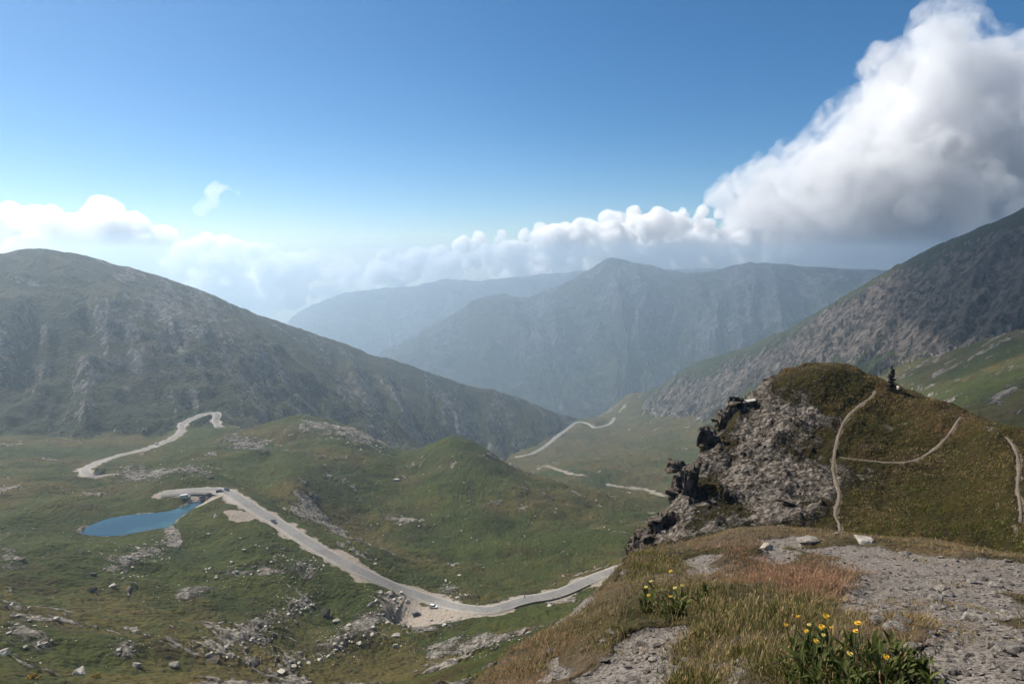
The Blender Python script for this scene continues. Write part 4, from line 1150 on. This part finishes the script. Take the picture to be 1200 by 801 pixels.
def make_vehicle(kind, mat, name, loc, rz, pitch, label, cat, group):
    S = SHAPES[kind]
    root = empty(name, loc, rz, label, cat, group); root.rotation_euler = (0, pitch, rz)
    part('body', profile_body(S['body'], S['w'], .06, tumble=.12 if kind == 'van' else .04), mat, root)
    part('windows', profile_body(S['cab'], (S['w'] + .02) if kind == 'van' else S['w'] - .12, .03, tumble=.10 if kind == 'van' else .22), M_glass, root)
    if S['roof']: part('roof', profile_body(S['roof'], S['w'] - .50, .015), mat, root)
    for sx in S['wb']:
        for sy in (-1, 1):
            bm = bmesh.new(); bmesh.ops.create_cone(bm, cap_ends=True, segments=20, radius1=S['wr'], radius2=S['wr'], depth=.22, matrix=Matrix.Translation((sx, sy * (S['w'] / 2 - .09), S['wr'])) @ Matrix.Rotation(math.pi / 2, 4, 'X'))
            wh = part('wheel', bm, M_tyre, root)
            bm = bmesh.new(); bmesh.ops.create_cone(bm, cap_ends=True, segments=16, radius1=S['wr'] * .62, radius2=S['wr'] * .55, depth=.03, matrix=Matrix.Translation((sx, sy * (S['w'] / 2 + .03), S['wr'])) @ Matrix.Rotation(-sy * math.pi / 2, 4, 'X'))
            part('rim', bm, M_rim, wh)
    for sy in (-1, 1):
        bm = bmesh.new(); bx(bm, (S['L'] / 2 - .06, sy * (S['w'] / 2 - .28), .68), (.10, .34, .14), None, .02); part('headlight', bm, M_lamp, root)
        bm = bmesh.new(); bx(bm, (-S['L'] / 2 + .03, sy * (S['w'] / 2 - .20), .80), (.08, .22, .2), None, .02); part('tail_light', bm, M_tail, root)
    return root

def road_frame(px, py, line, off=None):
    q = castZ(px, py, 90); P = road_lines[line]
    k = int(np.argmin(np.hypot(P[:, 0] - q[0], P[:, 1] - q[1])))
    a, b = P[max(k - 1, 0)], P[min(k + 1, len(P) - 1)]
    d = b - a
    return q, P[k], math.atan2(d[1], d[0]), math.atan2(d[2], np.hypot(d[0], d[1]))
def park(kind, mat, px, py, label, rz, cat='car', group='cars parked by the lake'):
    q = castZ(px, py, 90)
    zs = max(float(sample(Z, q[0] + dx, q[1] + dy)) for dx in (-1.4, 0, 1.4) for dy in (-.8, .8))
    return make_vehicle(kind, mat, {'van': 'van'}.get(kind, 'parked_car'), (q[0], q[1], zs + .03), rz, 0, label, cat, group)
park('van', P_white, 217, 584, 'white camper van parked apart on the grass strip above the lake', R_(25), 'van')
park('estate', P_black, 238, 584, 'black car parked nearest the lake tip, beside the gravel strip', R_(40))
park('hatchback', P_black, 246, 580.5, 'black car parked second in line from the lake', R_(35))
park('estate', P_red, 258, 577.5, 'dark red car parked side-on close to the road crown', R_(8))
q, p_, a_, e_ = road_frame(266, 575, 'main')
make_vehicle('hatchback', P_black, 'parked_car', (q[0], q[1], p_[2] + .07), a_, -e_, 'dark car standing on the road verge at the crown of the bend', 'car', 'cars parked by the lake')
def drive(kind, mat, px, py, line, lane, label, flip=False):
    q, p_, a, e = road_frame(px, py, line)
    x, y = p_[0] - math.sin(a) * lane, p_[1] + math.cos(a) * lane
    return make_vehicle(kind, mat, 'car', (x, y, p_[2] + .09), a + (math.pi if flip else 0), e if flip else -e, label, 'car', None)
drive('hatchback', P_grey, 324, 611, 'main', -1.5, 'dark grey car driving down the long straight from the lake')
drive('van', P_white, 189, 521, 'hairpin', 1.0, 'tiny white van far off on the upper hairpin road')['category'] = 'van'
park('hatchback', P_white, 508, 712, 'white car with dark windows parked on the gravel turnout at the road bend', R_(-14), group='cars at the turnout')
park('hatchback', P_grey, 488, 720.5, 'dark grey car parked at the stony outer rim of the turnout', R_(28), group='cars at the turnout')

# --- cyclist on the road
q, p_, a, e = road_frame(620, 703, 'main')
loc = (p_[0] - math.sin(a) * 1.6, p_[1] + math.cos(a) * 1.6, p_[2] + .09)
bk = empty('bicycle', loc, a, 'dark bicycle ridden along the road right of the bend', 'bicycle')
def tube(bm, a_, b_, r, seg=8):
    a_, b_ = Vector(a_), Vector(b_); d = b_ - a_
    bmesh.ops.create_cone(bm, cap_ends=True, segments=seg, radius1=r, radius2=r, depth=d.length, matrix=Matrix.Translation((a_ + b_) / 2) @ d.to_track_quat('Z', 'Y').to_matrix().to_4x4())
for sx in (-.52, .52):
    bm = bmesh.new()
    for k in range(24):
        t0, t1 = k * math.pi / 12, (k + 1) * math.pi / 12
        tube(bm, (sx + .34 * math.cos(t0), 0, .35 + .34 * math.sin(t0)), (sx + .34 * math.cos(t1), 0, .35 + .34 * math.sin(t1)), .022, 6)
    for k in range(8): tube(bm, (sx, 0, .35), (sx + .33 * math.cos(k * math.pi / 4), 0, .35 + .33 * math.sin(k * math.pi / 4)), .005, 4)
    part('wheel', bm, M_tyre, bk)
bm = bmesh.new()
for p, q2 in [((-.52, 0, .35), (-.08, 0, .32)), ((-.52, 0, .35), (-.2, 0, .82)), ((-.08, 0, .32), (-.22, 0, .92)), ((-.08, 0, .32), (.38, 0, .80)), ((-.2, 0, .82), (.36, 0, .86)), ((.36, 0, .92), (.52, 0, .35))]: tube(bm, p, q2, .02)
part('frame', bm, P_black, bk)
bm = bmesh.new(); tube(bm, (.42, -.24, .98), (.42, .24, .98), .016); tube(bm, (.36, 0, .9), (.42, 0, .98), .018); part('handlebar', bm, M_tyre, bk)
bm = bmesh.new(); bx(bm, (-.23, 0, .95), (.26, .13, .06), None, .02); part('saddle', bm, M_tyre, bk)
def skin_body(name, joints, edges, mat, parent):
    me = bpy.data.meshes.new(name); me.from_pydata([j[:3] for j in joints], edges, []); me.materials.append(mat)
    o = link(bpy.data.objects.new(name, me), parent)
    o.modifiers.new('skin', 'SKIN'); md = o.modifiers.new('sub', 'SUBSURF'); md.levels = md.render_levels = 1
    if not me.skin_vertices: bpy.context.view_layer.objects.active = o; bpy.ops.mesh.customdata_skin_add() if not me.skin_vertices else None
    for v, j in zip(me.skin_vertices[0].data, joints): v.radius = (j[3], j[3] * (j[4] if len(j) > 4 else 1))
    me.skin_vertices[0].data[0].use_root = True
    return o
J = [(-.20, 0, 1.02, .15), (-.05, 0, 1.22, .15), (.10, 0, 1.40, .15), (.20, 0, 1.52, .07), (.28, 0, 1.62, .10), (.31, 0, 1.72, .09),
     (.12, .18, 1.42, .07), (.25, .24, 1.20, .05), (.40, .22, 1.02, .04), (.12, -.18, 1.42, .07), (.25, -.24, 1.20, .05), (.40, -.22, 1.02, .04),
     (-.16, .11, .98, .10), (.14, .12, .80, .08), (-.02, .12, .42, .05), (.10, .12, .30, .04), (-.16, -.11, .98, .10), (.10, -.12, .66, .08), (-.10, -.12, .30, .05), (.02, -.12, .20, .04)]
E = [(0, 1), (1, 2), (2, 3), (3, 4), (4, 5), (2, 6), (6, 7), (7, 8), (2, 9), (9, 10), (10, 11), (0, 12), (12, 13), (13, 14), (14, 15), (0, 16), (16, 17), (17, 18), (18, 19)]
M_cloth = simple_mat('dark_cycling_clothes', (.02, .025, .04), .8)
rd = skin_body('person', J, E, M_cloth, None); rd.location = loc; rd.rotation_euler = (0, 0, a)
tag(rd, 'cyclist in dark clothes leaning over the handlebar on the road', 'person')
hb = bmesh.new(); bmesh.ops.create_uvsphere(hb, u_segments=14, v_segments=10, radius=.125, matrix=Matrix.Translation((.31, 0, 1.74)) @ Matrix.Diagonal((1.15, .9, .8, 1)))
part('helmet', hb, simple_mat('helmet_shell', (.15, .16, .2), .4), rd, True)

# --- stone wall carrying the lower edge of the road, and a marker post
P = road_lines['main']
pa, pb = castZ(598, 713, 200), castZ(692, 686, 200)
i0, i1 = sorted(int(np.argmin(np.hypot(P[:, 0] - p[0], P[:, 1] - p[1]))) for p in (pa, pb))
seg = P[i0:i1 + 1]
t = np.gradient(seg[:, :2], axis=0); t /= np.linalg.norm(t, axis=1)[:, None]; nn = np.stack([-t[:, 1], t[:, 0]], 1)
sgn = np.sign((nn * -seg[:, :2]).sum(1).mean())
bm = bmesh.new(); prev = None
for k in range(len(seg)):
    h_ = 1.35 + .25 * math.sin(k * 1.7)
    row = [bm.verts.new((seg[k, 0] + sgn * nn[k, 0] * o_, seg[k, 1] + sgn * nn[k, 1] * o_, seg[k, 2] + z_)) for o_, z_ in ((4.05, -h_ - .6), (4.05, .12), (4.45, .12), (4.7, -h_ - .6))]
    if prev:
        for j in range(3): bm.faces.new((prev[j], prev[j + 1], row[j + 1], row[j]))
    else: bm.faces.new(row)
    prev = row
bm.faces.new(prev[::-1]); bmesh.ops.recalc_face_normals(bm, faces=bm.faces[:])
M_wall = stone_mat('dry_stone', (.035, .03, .026), (.15, .13, .11), 1.6, (.06, .07, .03), .25)
wl = part('retaining_wall', bm, M_wall, None); tag(wl, 'low dark dry-stone wall holding up the lower edge of the road', 'wall')
q = castZ(648.5, 702, 200)
pt = empty('marker_post', (q[0], q[1], q[2] - .1), 0, 'thin dark marker post at the roadside above the stone wall', 'post')
bm = bmesh.new(); tube(bm, (0, 0, 0), (0, 0, 1.7), .09, 10); part('shaft', bm, M_tar, pt)
bm = bmesh.new(); tube(bm, (0, 0, 1.7), (0, 0, 1.95), .10, 10); part('cap', bm, P_white, pt)
# ------------------------------------------------------------------ foreground: grass, gravel, stones, flowers
g = np.random.RandomState(8)
def leaf_mat(name, a, b, scale=3.0, trans=.35, rough=.7):
    m, nt, out = new_mat(name); s = NT(nt)
    at = s.node('ShaderNodeAttribute', attribute_name='tone')
    sep = s.node('ShaderNodeSeparateColor'); nt.links.new(at.outputs['Color'], sep.inputs[0])
    col = s.mix(sep.outputs[0], a, b)
    d = s.bsdf(col, rough, None, .15)
    tr = s.node('ShaderNodeBsdfTranslucent'); s.plug(tr.inputs['Color'], col)
    mx = s.node('ShaderNodeMixShader'); mx.inputs[0].default_value = trans
    nt.links.new(d, mx.inputs[1]); nt.links.new(tr.outputs[0], mx.inputs[2]); nt.links.new(mx.outputs[0], out.inputs[0])
    return m
M_green = leaf_mat('green_grass', (.045, .060, .010), (.15, .15, .036))
M_straw = leaf_mat('straw_grass', (.16, .115, .05), (.40, .29, .145))
M_fescue = leaf_mat('red_fescue', (.19, .10, .055), (.42, .25, .15))
M_leafy = leaf_mat('broad_leaf', (.028, .042, .008), (.11, .125, .032))

def blades(name, base, h, w, lean, az_, mat, head=None):
    """curved tapering blades; head: (length, width) of a seed head, or None"""
    N = len(base)
    dirx, diry = np.cos(az_), np.sin(az_)
    px_, py_ = -diry, dirx                       # blade width direction, turned at random
    tw = g.uniform(0, 3.14, N); wx = np.cos(tw); wy = np.sin(tw)
    lv = np.array([0, .4, .75, 1.0]); wv = np.array([1, .85, .55, .08])
    co = np.zeros((N, 8, 3), np.float32)
    for k in range(4):
        f = lv[k]
        cx = base[:, 0] + dirx * lean * h * f ** 1.8; cy_ = base[:, 1] + diry * lean * h * f ** 1.8
        cz = base[:, 2] - .012 + h * f * np.sqrt(np.maximum(.2, 1 - (lean * .6 * f) ** 2))
        for sgn_, j in ((-1, 0), (1, 1)):
            co[:, 2 * k + j, 0] = cx + sgn_ * wx * w * wv[k] * .5
            co[:, 2 * k + j, 1] = cy_ + sgn_ * wy * w * wv[k] * .5
            co[:, 2 * k + j, 2] = cz
    i0 = (np.arange(N) * 8)[:, None]
    q = np.concatenate([i0 + np.array([[0, 1, 3, 2]]), i0 + np.array([[2, 3, 5, 4]]), i0 + np.array([[4, 5, 7, 6]])], 0)
    co = co.reshape(-1, 3); tone = np.repeat(np.clip(g.normal(.5, .28, N), 0, 1), 8)
    if head is not None:
        hl, hw_ = head; sel = np.arange(N)[g.rand(N) < .8]; n2 = len(sel)
        tip = co.reshape(N, 8, 3)[sel, 6:8].mean(1)
        L = hl * g.uniform(.6, 1.3, n2); W = hw_ * g.uniform(.7, 1.3, n2)
        hc = np.zeros((n2, 8, 3), np.float32)
        for k, (f, ww) in enumerate(((-.55, .1), (-.15, 1), (.25, .8), (.6, .1))):
            for sg, j in ((-1, 0), (1, 1)):
                hc[:, 2 * k + j, 0] = tip[:, 0] + dirx[sel] * f * L * .4 + sg * wx[sel] * W * ww * .5
                hc[:, 2 * k + j, 1] = tip[:, 1] + diry[sel] * f * L * .4 + sg * wy[sel] * W * ww * .5
                hc[:, 2 * k + j, 2] = tip[:, 2] + f * L
        j0 = (len(co) + np.arange(n2) * 8)[:, None]
        q = np.concatenate([q, j0 + np.array([[0, 1, 3, 2]]), j0 + np.array([[2, 3, 5, 4]]), j0 + np.array([[4, 5, 7, 6]])], 0)
        co = np.concatenate([co, hc.reshape(-1, 3)]); tone = np.concatenate([tone, np.repeat(g.uniform(.4, 1, n2), 8)])
    me = mesh_from_arrays(name, co, q, True); me.materials.append(mat)
    a = me.attributes.new('tone', 'FLOAT_COLOR', 'POINT'); c = np.ones((len(co), 4), np.float32); c[:, 0] = tone
    a.data.foreach_set('color', c.ravel())
    o = link(bpy.data.objects.new(name, me)); tag(o, kind='stuff'); return o

# clumps over the knoll; how thickly and which grass follows the cover of the ground and a few patches seen in the photograph
def pic(x, y, z):
    b = CP * z + SP * y; f = CP * y - SP * z
    return CX + F * x / f, CY - F * b / f
NC = int(44000)
ra = azt(g.uniform(330, 1400, NC), np.full(NC, 720.0))[0]; rr = np.exp(g.uniform(math.log(2.2), math.log(15), NC)) 
cx_, cy_ = rr * np.sin(ra), rr * np.cos(ra); cz_ = sample(Z, cx_, cy_)
ppx, ppy = pic(cx_, cy_, cz_)
gm = sample(grav, cx_, cy_); km = sample(hillm, cx_, cy_); drym = sample(dry, cx_, cy_)
nse = perlin(cx_ / .55, cy_ / .55, 71) + .6 * perlin(cx_ / .2, cy_ / .2, 72)
dens = np.clip(.42 + .85 * nse, .03, 1) * np.where(gm > .45, .04 + .7 * (nse > .50), 1.0) * (km > .5)
ok = (g.rand(NC) < dens) & (ppy > 600) & (ppy < 1000)
cx_, cy_, cz_, ppx, ppy, gm, drym, nse, rr = [a_[ok] for a_ in (cx_, cy_, cz_, ppx, ppy, gm, drym, nse, rr)]
def blobm(x, y, sx, sy): return np.exp(-((ppx - x) / sx) ** 2 - ((ppy - y) / sy) ** 2)
greenness = .62 * blobm(890, 735, 75, 42) + .55 * blobm(765, 660, 36, 26) + .6 * blobm(810, 790, 50, 26) + .45 * blobm(790, 710, 60, 22) + .5 * blobm(725, 755, 22, 26) + .3 * blobm(990, 790, 90, 50) + .25 * blobm(640, 790, 60, 30)
redness = .10 + .55 * blobm(950, 680, 90, 26) + .45 * blobm(860, 650, 60, 20) + .35 * blobm(640, 800, 60, 40) + .3 * blobm(1050, 800, 60, 40)
u = g.rand(len(cx_)) * .75 + .35 * np.clip(nse, -1, 1)
kind = np.where(greenness + .15 * (u > .1) > .22 + u * .5, 0, np.where(redness > .14 + u * .55, 2, 1))
kind = np.where((gm > .45) & (kind == 2), 1, kind)
for kd, name, mat, hh, ww, nb, head in ((0, 'green_grass', M_green, (.025, .07), .0040, 13, None), (1, 'straw_grass', M_straw, (.02, .058), .0030, 10, None), (2, 'red_fescue', M_fescue, (.04, .10), .0018, 7, (.020, .0055))):
    sel = kind == kd
    n = sel.sum() * nb
    ci = np.repeat(np.arange(len(cx_))[sel], nb)
    spread = g.normal(0, .028, (n, 2)) * (1 + .12 * rr[ci])[:, None]
    bxx, byy = cx_[ci] + spread[:, 0], cy_[ci] + spread[:, 1]
    base = np.stack([bxx, byy, sample(Z, bxx, byy)], 1)
    h = g.uniform(*hh, n) * np.where(gm[ci] > .45, .55, 1) * (.8 + .35 * np.clip(nse[ci], -1, 1))
    azb = np.arctan2(spread[:, 1], spread[:, 0]) + g.normal(0, .6, n)
    blades(name, base, h, ww * g.uniform(.7, 1.3, n) * (1 + .10 * rr[ci]), g.uniform(.15, .85, n), azb, mat, head)
# coarse straw mixed through the green
sel = np.where(kind == 0)[0]; ci = np.repeat(sel, 3); n = len(ci)
spread = g.normal(0, .05, (n, 2)); bxx, byy = cx_[ci] + spread[:, 0], cy_[ci] + spread[:, 1]
blades('straw_grass', np.stack([bxx, byy, sample(Z, bxx, byy)], 1), g.uniform(.04, .11, n), np.full(n, .003), g.uniform(.1, .5, n), g.uniform(0, 6.28, n), M_straw, (.022, .006))

# turf of the far hill: coarse tufts
n = 30000
ta = azt(g.uniform(745, 1260, n), np.full(n, 520.0))[0]; tr_ = g.uniform(46, 84, n)
tx, ty = tr_ * np.sin(ta), tr_ * np.cos(ta)
okt = (sample(hillm, tx, ty) > .6) & (g.rand(n) > sample(rocky, tx, ty) * 1.15) & (perlin(tx / 2.5, ty / 2.5, 81) + .5 * perlin(tx / .8, ty / .8, 82) > g.uniform(-.7, .5, n))
dist_path = np.min([nearest(tx, ty, P[:, :3])[0] for P in path_lines.values()], axis=0)
okt &= dist_path > .35
tx, ty, tr_ = tx[okt], ty[okt], tr_[okt]
for nm, mat, lo, hi in (('hill_grass', M_green, -9, .12), ('hill_straw', M_straw, .12, 9)):
    w0 = perlin(tx / 7, ty / 7, 83) + g.normal(0, .35, len(tx)); sl_ = (w0 > lo) & (w0 <= hi)
    ci = np.repeat(np.where(sl_)[0], 4); m_ = len(ci); sp = g.normal(0, .09, (m_, 2)); bxx, byy = tx[ci] + sp[:, 0], ty[ci] + sp[:, 1]
    blades(nm, np.stack([bxx, byy, sample(Z, bxx, byy)], 1), g.uniform(.07, .20, m_), g.uniform(.03, .06, m_), g.uniform(.3, .9, m_), g.uniform(0, 6.28, m_), mat)

# gravel: slate chips on the bare ground
pl, sz = [], []
n = 26000
ga = azt(g.uniform(560, 1240, n), np.full(n, 720.0))[0]; gr = np.exp(g.uniform(math.log(2.2), math.log(12), n))
gx_, gy_ = gr * np.sin(ga), gr * np.cos(ga); gz_ = sample(Z, gx_, gy_); gg = sample(grav, gx_, gy_)
okg = g.rand(n) < np.where(gg > .5, .9, .03)
sizes = (.008 + .050 * g.rand(n) ** 5) * (.6 + .12 * gr)
scatter_mesh('gravel', np.stack([gx_, gy_, gz_], 1)[okg], sizes[okg], M_slate, n=9, sq=((1, .75, .28), (1, .6, .22), (1, .85, .4)), sink=.2)

M_slab = stone_mat('pale_slab', (.17, .15, .13), (.30, .27, .235), 6, None, .03)
# single stones lying on the knoll
slab_meshes = [rock_mesh('stone', 140 + k, M_slate, 16, [(1, .7, .3), (1, .6, .4), (1, .8, .25), (1, .75, .5)][k % 4], .03) for k in range(6)]
def stone(px, py, size, label, group=None, mat=None, seed=0, tilt=.1):
    q = castZ(px, py)
    if q is None: return
    o = link(bpy.data.objects.new('stone', slab_meshes[seed % 6])); gz = random.Random(int(px * 3 + py))
    o.location = (q[0], q[1], q[2] + size * .06); o.scale = (size,) * 3
    o.rotation_euler = (gz.uniform(-tilt, tilt), gz.uniform(-tilt, tilt), gz.uniform(0, 6.28))
    if mat: o.material_slots[0].link = 'OBJECT'; o.material_slots[0].material = mat
    tag(o, label, 'stone', group)
stone(946, 634, .30, 'pale flat slab on the crest where the hill path comes up', mat=M_slab, seed=0)
stone(1012, 634, .30, 'long pale slab lying flat on the crest of the gravel', mat=M_slab, seed=2)
stone(898, 643, .22, 'white stone on the small bare patch near the brink', mat=M_pale, seed=1)
stone(735, 796, .16, 'largest grey slab on the scoured gravel bank in front', seed=2)
stone(766, 774, .07, 'white chip on the scoured gravel bank in front', mat=M_pale, seed=1)
stone(1140, 726, .17, 'pale stone in the middle of the wide gravel', seed=3, mat=M_pale)
stone(1098, 704, .16, 'flat grey slab beside straw tufts at the gravel edge', seed=0)
stone(1126, 716, .13, 'dark edged slab casting a shadow on the gravel', seed=4)
stone(1060, 650, .16, 'grey stone half buried at the far edge of the gravel', seed=5)
stone(1180, 760, .15, 'tilted slab near the right edge of the gravel', seed=2, tilt=.3)
rs = random.Random(9)
for k in range(46):
    px, py = rs.uniform(1030, 1198), rs.uniform(660, 795)
    stone(px, py, rs.uniform(.035, .085) * (1 + (800 - py) / 160), 'slate slab lying flat on the wide gravel path', 'slate slabs on the gravel path', seed=rs.randrange(6))
for k in range(16):
    px, py = rs.uniform(705, 790), rs.uniform(735, 800)
    stone(px, py, rs.uniform(.04, .09), 'slate chip on the scoured gravel bank in front', 'slate chips on the gravel bank', seed=rs.randrange(6))

# ---- flowers
M_petal = simple_mat('yellow_petals', (.55, .33, .02), .6); M_petal2 = simple_mat('pale_yellow_petals', (.55, .46, .13), .6)
M_disc = simple_mat('flower_disc', (.42, .19, .015), .8); M_stem = simple_mat('flower_stem', (.07, .085, .025), .8)
def leaf_bm(bm, base, direction, up, L, W, curl=.35, n=4):
    base, d, up = Vector(base), Vector(direction).normalized(), Vector(up).normalized(); s_ = d.cross(up).normalized()
    prev = None
    for k in range(n + 1):
        f = k / n; ww = W * .5 * math.sin(math.pi * min(.97, f * .9 + .08)) 
        c_ = base + d * L * f + up * (L * (.5 * f - curl * 1.6 * f * f))
        row = [bm.verts.new(c_ - s_ * ww + up * ww * .35), bm.verts.new(c_), bm.verts.new(c_ + s_ * ww + up * ww * .35)]
        if prev:
            bm.faces.new((prev[0], prev[1], row[1], row[0])); bm.faces.new((prev[1], prev[2], row[2], row[1]))
        prev = row
def leaf_part(parent, rnd, base, ang, L, W, el):
    bm = bmesh.new()
    d = Vector((math.cos(ang) * math.cos(el), math.sin(ang) * math.cos(el), math.sin(el)))
    upv = Vector((-math.cos(ang) * math.sin(el), -math.sin(ang) * math.sin(el), math.cos(el)))
    leaf_bm(bm, base, d, upv, L, W, rnd.uniform(.1, .4))
    cl_ = bm.verts.layers.float_color.new('tone')
    t_ = rnd.uniform(.1, .95)
    for v in bm.verts: v[cl_] = (t_, 0, 0, 1)
    return part('leaf', bm, M_leafy, parent, True)
def flower(px, py, h, label, group=None, seed=0, petal=None, size=.021, leaves=4, r_hint=None):
    """plant whose head is seen at (px, py): found along the sight line where the head stands h above the ground"""
    a_, t_ = azt(px, py); best = None
    for r in np.arange(2.2, 12, .03):
        x, y = r * math.sin(a_), r * math.cos(a_); zg = float(sample(Z, x, y))
        if t_ * r - zg <= h: best = (x, y, zg); break
    if best is None: return
    rnd = random.Random(seed); x, y, zg = best
    lean = Vector((rnd.uniform(-.03, .03), rnd.uniform(-.03, .03), 0))
    root = empty('wildflower', (x - lean.x, y - lean.y, zg - .01), 0, label, 'flower', group)
    bm = bmesh.new(); p0 = Vector((0, 0, 0)); top = Vector((lean.x, lean.y, h + .01)); mid = top * .5 - lean * .25
    tube(bm, p0, mid, .0022, 6); tube(bm, mid, top, .0018, 6); part('stem', bm, M_stem, root)
    bm = bmesh.new(); tl = Vector((rnd.uniform(-.3, .3), rnd.uniform(-.5, .1), 1)).normalized(); R3 = tl.to_track_quat('Z', 'Y').to_matrix()
    for ring, (nn_, rad, el) in enumerate(((13, size * .5, .15), (10, size * .36, .6))):
        for k in range(nn_):
            an = k * 2 * math.pi / nn_ + ring * .2 + rnd.uniform(-.1, .1)
            d = R3 @ Vector((math.cos(an) * math.cos(el), math.sin(an) * math.cos(el), math.sin(el))); s_ = R3 @ Vector((-math.sin(an), math.cos(an), 0))
            w_ = size * .13
            a0 = top + d * rad * .2; a1 = top + d * rad * .75; a2 = top + d * rad
            vv = [bm.verts.new(p) for p in (a0 - s_ * w_ * .4, a0 + s_ * w_ * .4, a1 + s_ * w_, a2, a1 - s_ * w_)]
            bm.faces.new(vv)
    hd = part('flower_head', bm, petal or M_petal, root)
    bm = bmesh.new(); bmesh.ops.create_uvsphere(bm, u_segments=10, v_segments=6, radius=size * .22, matrix=Matrix.Translation(top + tl * .001) @ Matrix.Diagonal((1, 1, .55, 1)))
    part('disc', bm, M_disc, hd, True)
    for k in range(leaves):
        leaf_part(root, rnd, (lean.x * .1, lean.y * .1, .01 + .03 * k * rnd.random()), rnd.uniform(0, 6.28), rnd.uniform(.05, .10), rnd.uniform(.014, .024), rnd.uniform(.3, 1.1))
FR = [(935, 726, .18, 'yellow flower topmost at the left of the leafy clump'), (921, 734, .15, 'leftmost yellow flower of the leafy clump'), (945, 741, .17, 'yellow flower below the topmost one, left in the leafy clump'), (948, 733, .18, 'flat pale yellow flower seen side-on above the leafy clump'),
      (963, 737.5, .17, 'small orange-yellow flower in the middle of the leafy clump'), (974, 739, .17, 'small drooping yellow flower right of the middle of the clump'), (965, 747, .15, 'pale yellow flower low in the middle of the leafy clump'), (968, 724, .2, 'orange flower fading among red grass behind the clump'),
      (1005, 733.5, .22, 'tall bright yellow flower on a long stem against the gravel'), (1003, 741, .19, 'dull yellow flower right under the tall bright one'), (956, 757, .15, 'peach-orange flower in front of the left leaves'), (996, 766, .16, 'pale orange flower in the middle front of the leaves'), (1038.6, 772, .14, 'orange flower at the right end of the leafy clump')]
for i, (px, py, h, lb) in enumerate(FR): flower(px, py, h, lb, None, i, M_petal2 if 'pale' in lb else None, (.025 if 'tall' in lb or 'orange' in lb else .019) * (.85 + .3 * ((i * 37) % 10) / 10))
FL = [(786, 669, .22, 'tall yellow flower standing above the left flower group'), (763, 681, .17, 'pale yellow flower at the left of the left flower group'), (760, 697.5, .12, 'bright yellow flower lowest in the left flower group'), (791, 690, .16, 'cream flower under the tall one of the left group'), (799, 686, .16, 'cream flower at the right of the left flower group'), (757, 688, .14, 'small yellow bud left of the pale flower'), (786, 699, .13, 'yellow-green flower just above the leaves of the left group')]
for i, (px, py, h, lb) in enumerate(FL): flower(px, py, h, lb, None, 40 + i, M_petal2 if ('pale' in lb or 'cream' in lb) else None, .024)
def leafy(px, py, n, L, label, group, seed):
    q = castZ(px, py)
    if q is None: return
    rnd = random.Random(seed)
    root = empty('leafy_plant', (q[0], q[1], q[2] - .01), 0, label, 'plant', group)
    for k in range(n):
        leaf_part(root, rnd, (rnd.uniform(-.02, .02), rnd.uniform(-.02, .02), rnd.uniform(0, .06)), rnd.uniform(0, 6.28), rnd.uniform(.6, 1.1) * L, rnd.uniform(.016, .028) * L / .1, rnd.uniform(.25, 1.25))
rp = random.Random(31)
for k in range(64):
    px, py = rp.uniform(915, 1095), rp.uniform(762, 822)
    if py < 778 and not (940 < px < 1060): continue
    leafy(px, py, rp.randrange(8, 14), rp.uniform(.040, .085), 'bright green broad-leaved plant under the yellow flowers at the bottom', 'broad-leaved plants at the bottom', k)
for k in range(12):
    px, py = rp.uniform(752, 840), rp.uniform(698, 722)
    leafy(px, py, rp.randrange(6, 11), rp.uniform(.06, .11), 'broad-leaved green plant at the foot of the left flower group', 'broad-leaved plants of the left group', 60 + k)

# yellow bushes far down at the bottom left
def bush(px, py, size, label):
    q = castZ(px, py, 90)
    if q is None: return
    rnd = np.random.RandomState(int(px)); root = empty('flowering_bush', (q[0], q[1], q[2]), 0, label, 'bush')
    for nm, mat, n_, rad in (('foliage', M_leafy, 700, .5), ('blossom', M_petal, 420, .56)):
        v = rnd.normal(size=(n_, 3)); v /= np.linalg.norm(v, axis=1)[:, None]; v[:, 2] = np.abs(v[:, 2]) * .6
        v *= (rad * size * rnd.uniform(.55, 1.05, n_) * (1 + .25 * np.sin(v[:, 0] * 9)))[:, None]
        a_ = rnd.normal(size=(n_, 3)); a_ /= np.linalg.norm(a_, axis=1)[:, None]; b_ = np.cross(a_, rnd.normal(size=(n_, 3))); b_ /= np.linalg.norm(b_, axis=1)[:, None]
        w_ = size * .055
        co = np.stack([v - a_ * w_, v + b_ * w_ * .6, v + a_ * w_, v - b_ * w_ * .6], 1).reshape(-1, 3)
        me = mesh_from_arrays(nm, co, (np.arange(n_ * 4).reshape(n_, 4)), False); me.materials.append(mat)
        if mat is M_leafy:
            at = me.attributes.new('tone', 'FLOAT_COLOR', 'POINT'); c = np.ones((n_ * 4, 4), np.float32); c[:, 0] = np.repeat(rnd.rand(n_), 4); at.data.foreach_set('color', c.ravel())
        link(bpy.data.objects.new(nm, me), root)
bush(38, 795, 2.6, 'yellow flowering bush at the bottom left corner')
bush(112, 793, 2.0, 'small yellow flowering bush right of the square pale boulder')
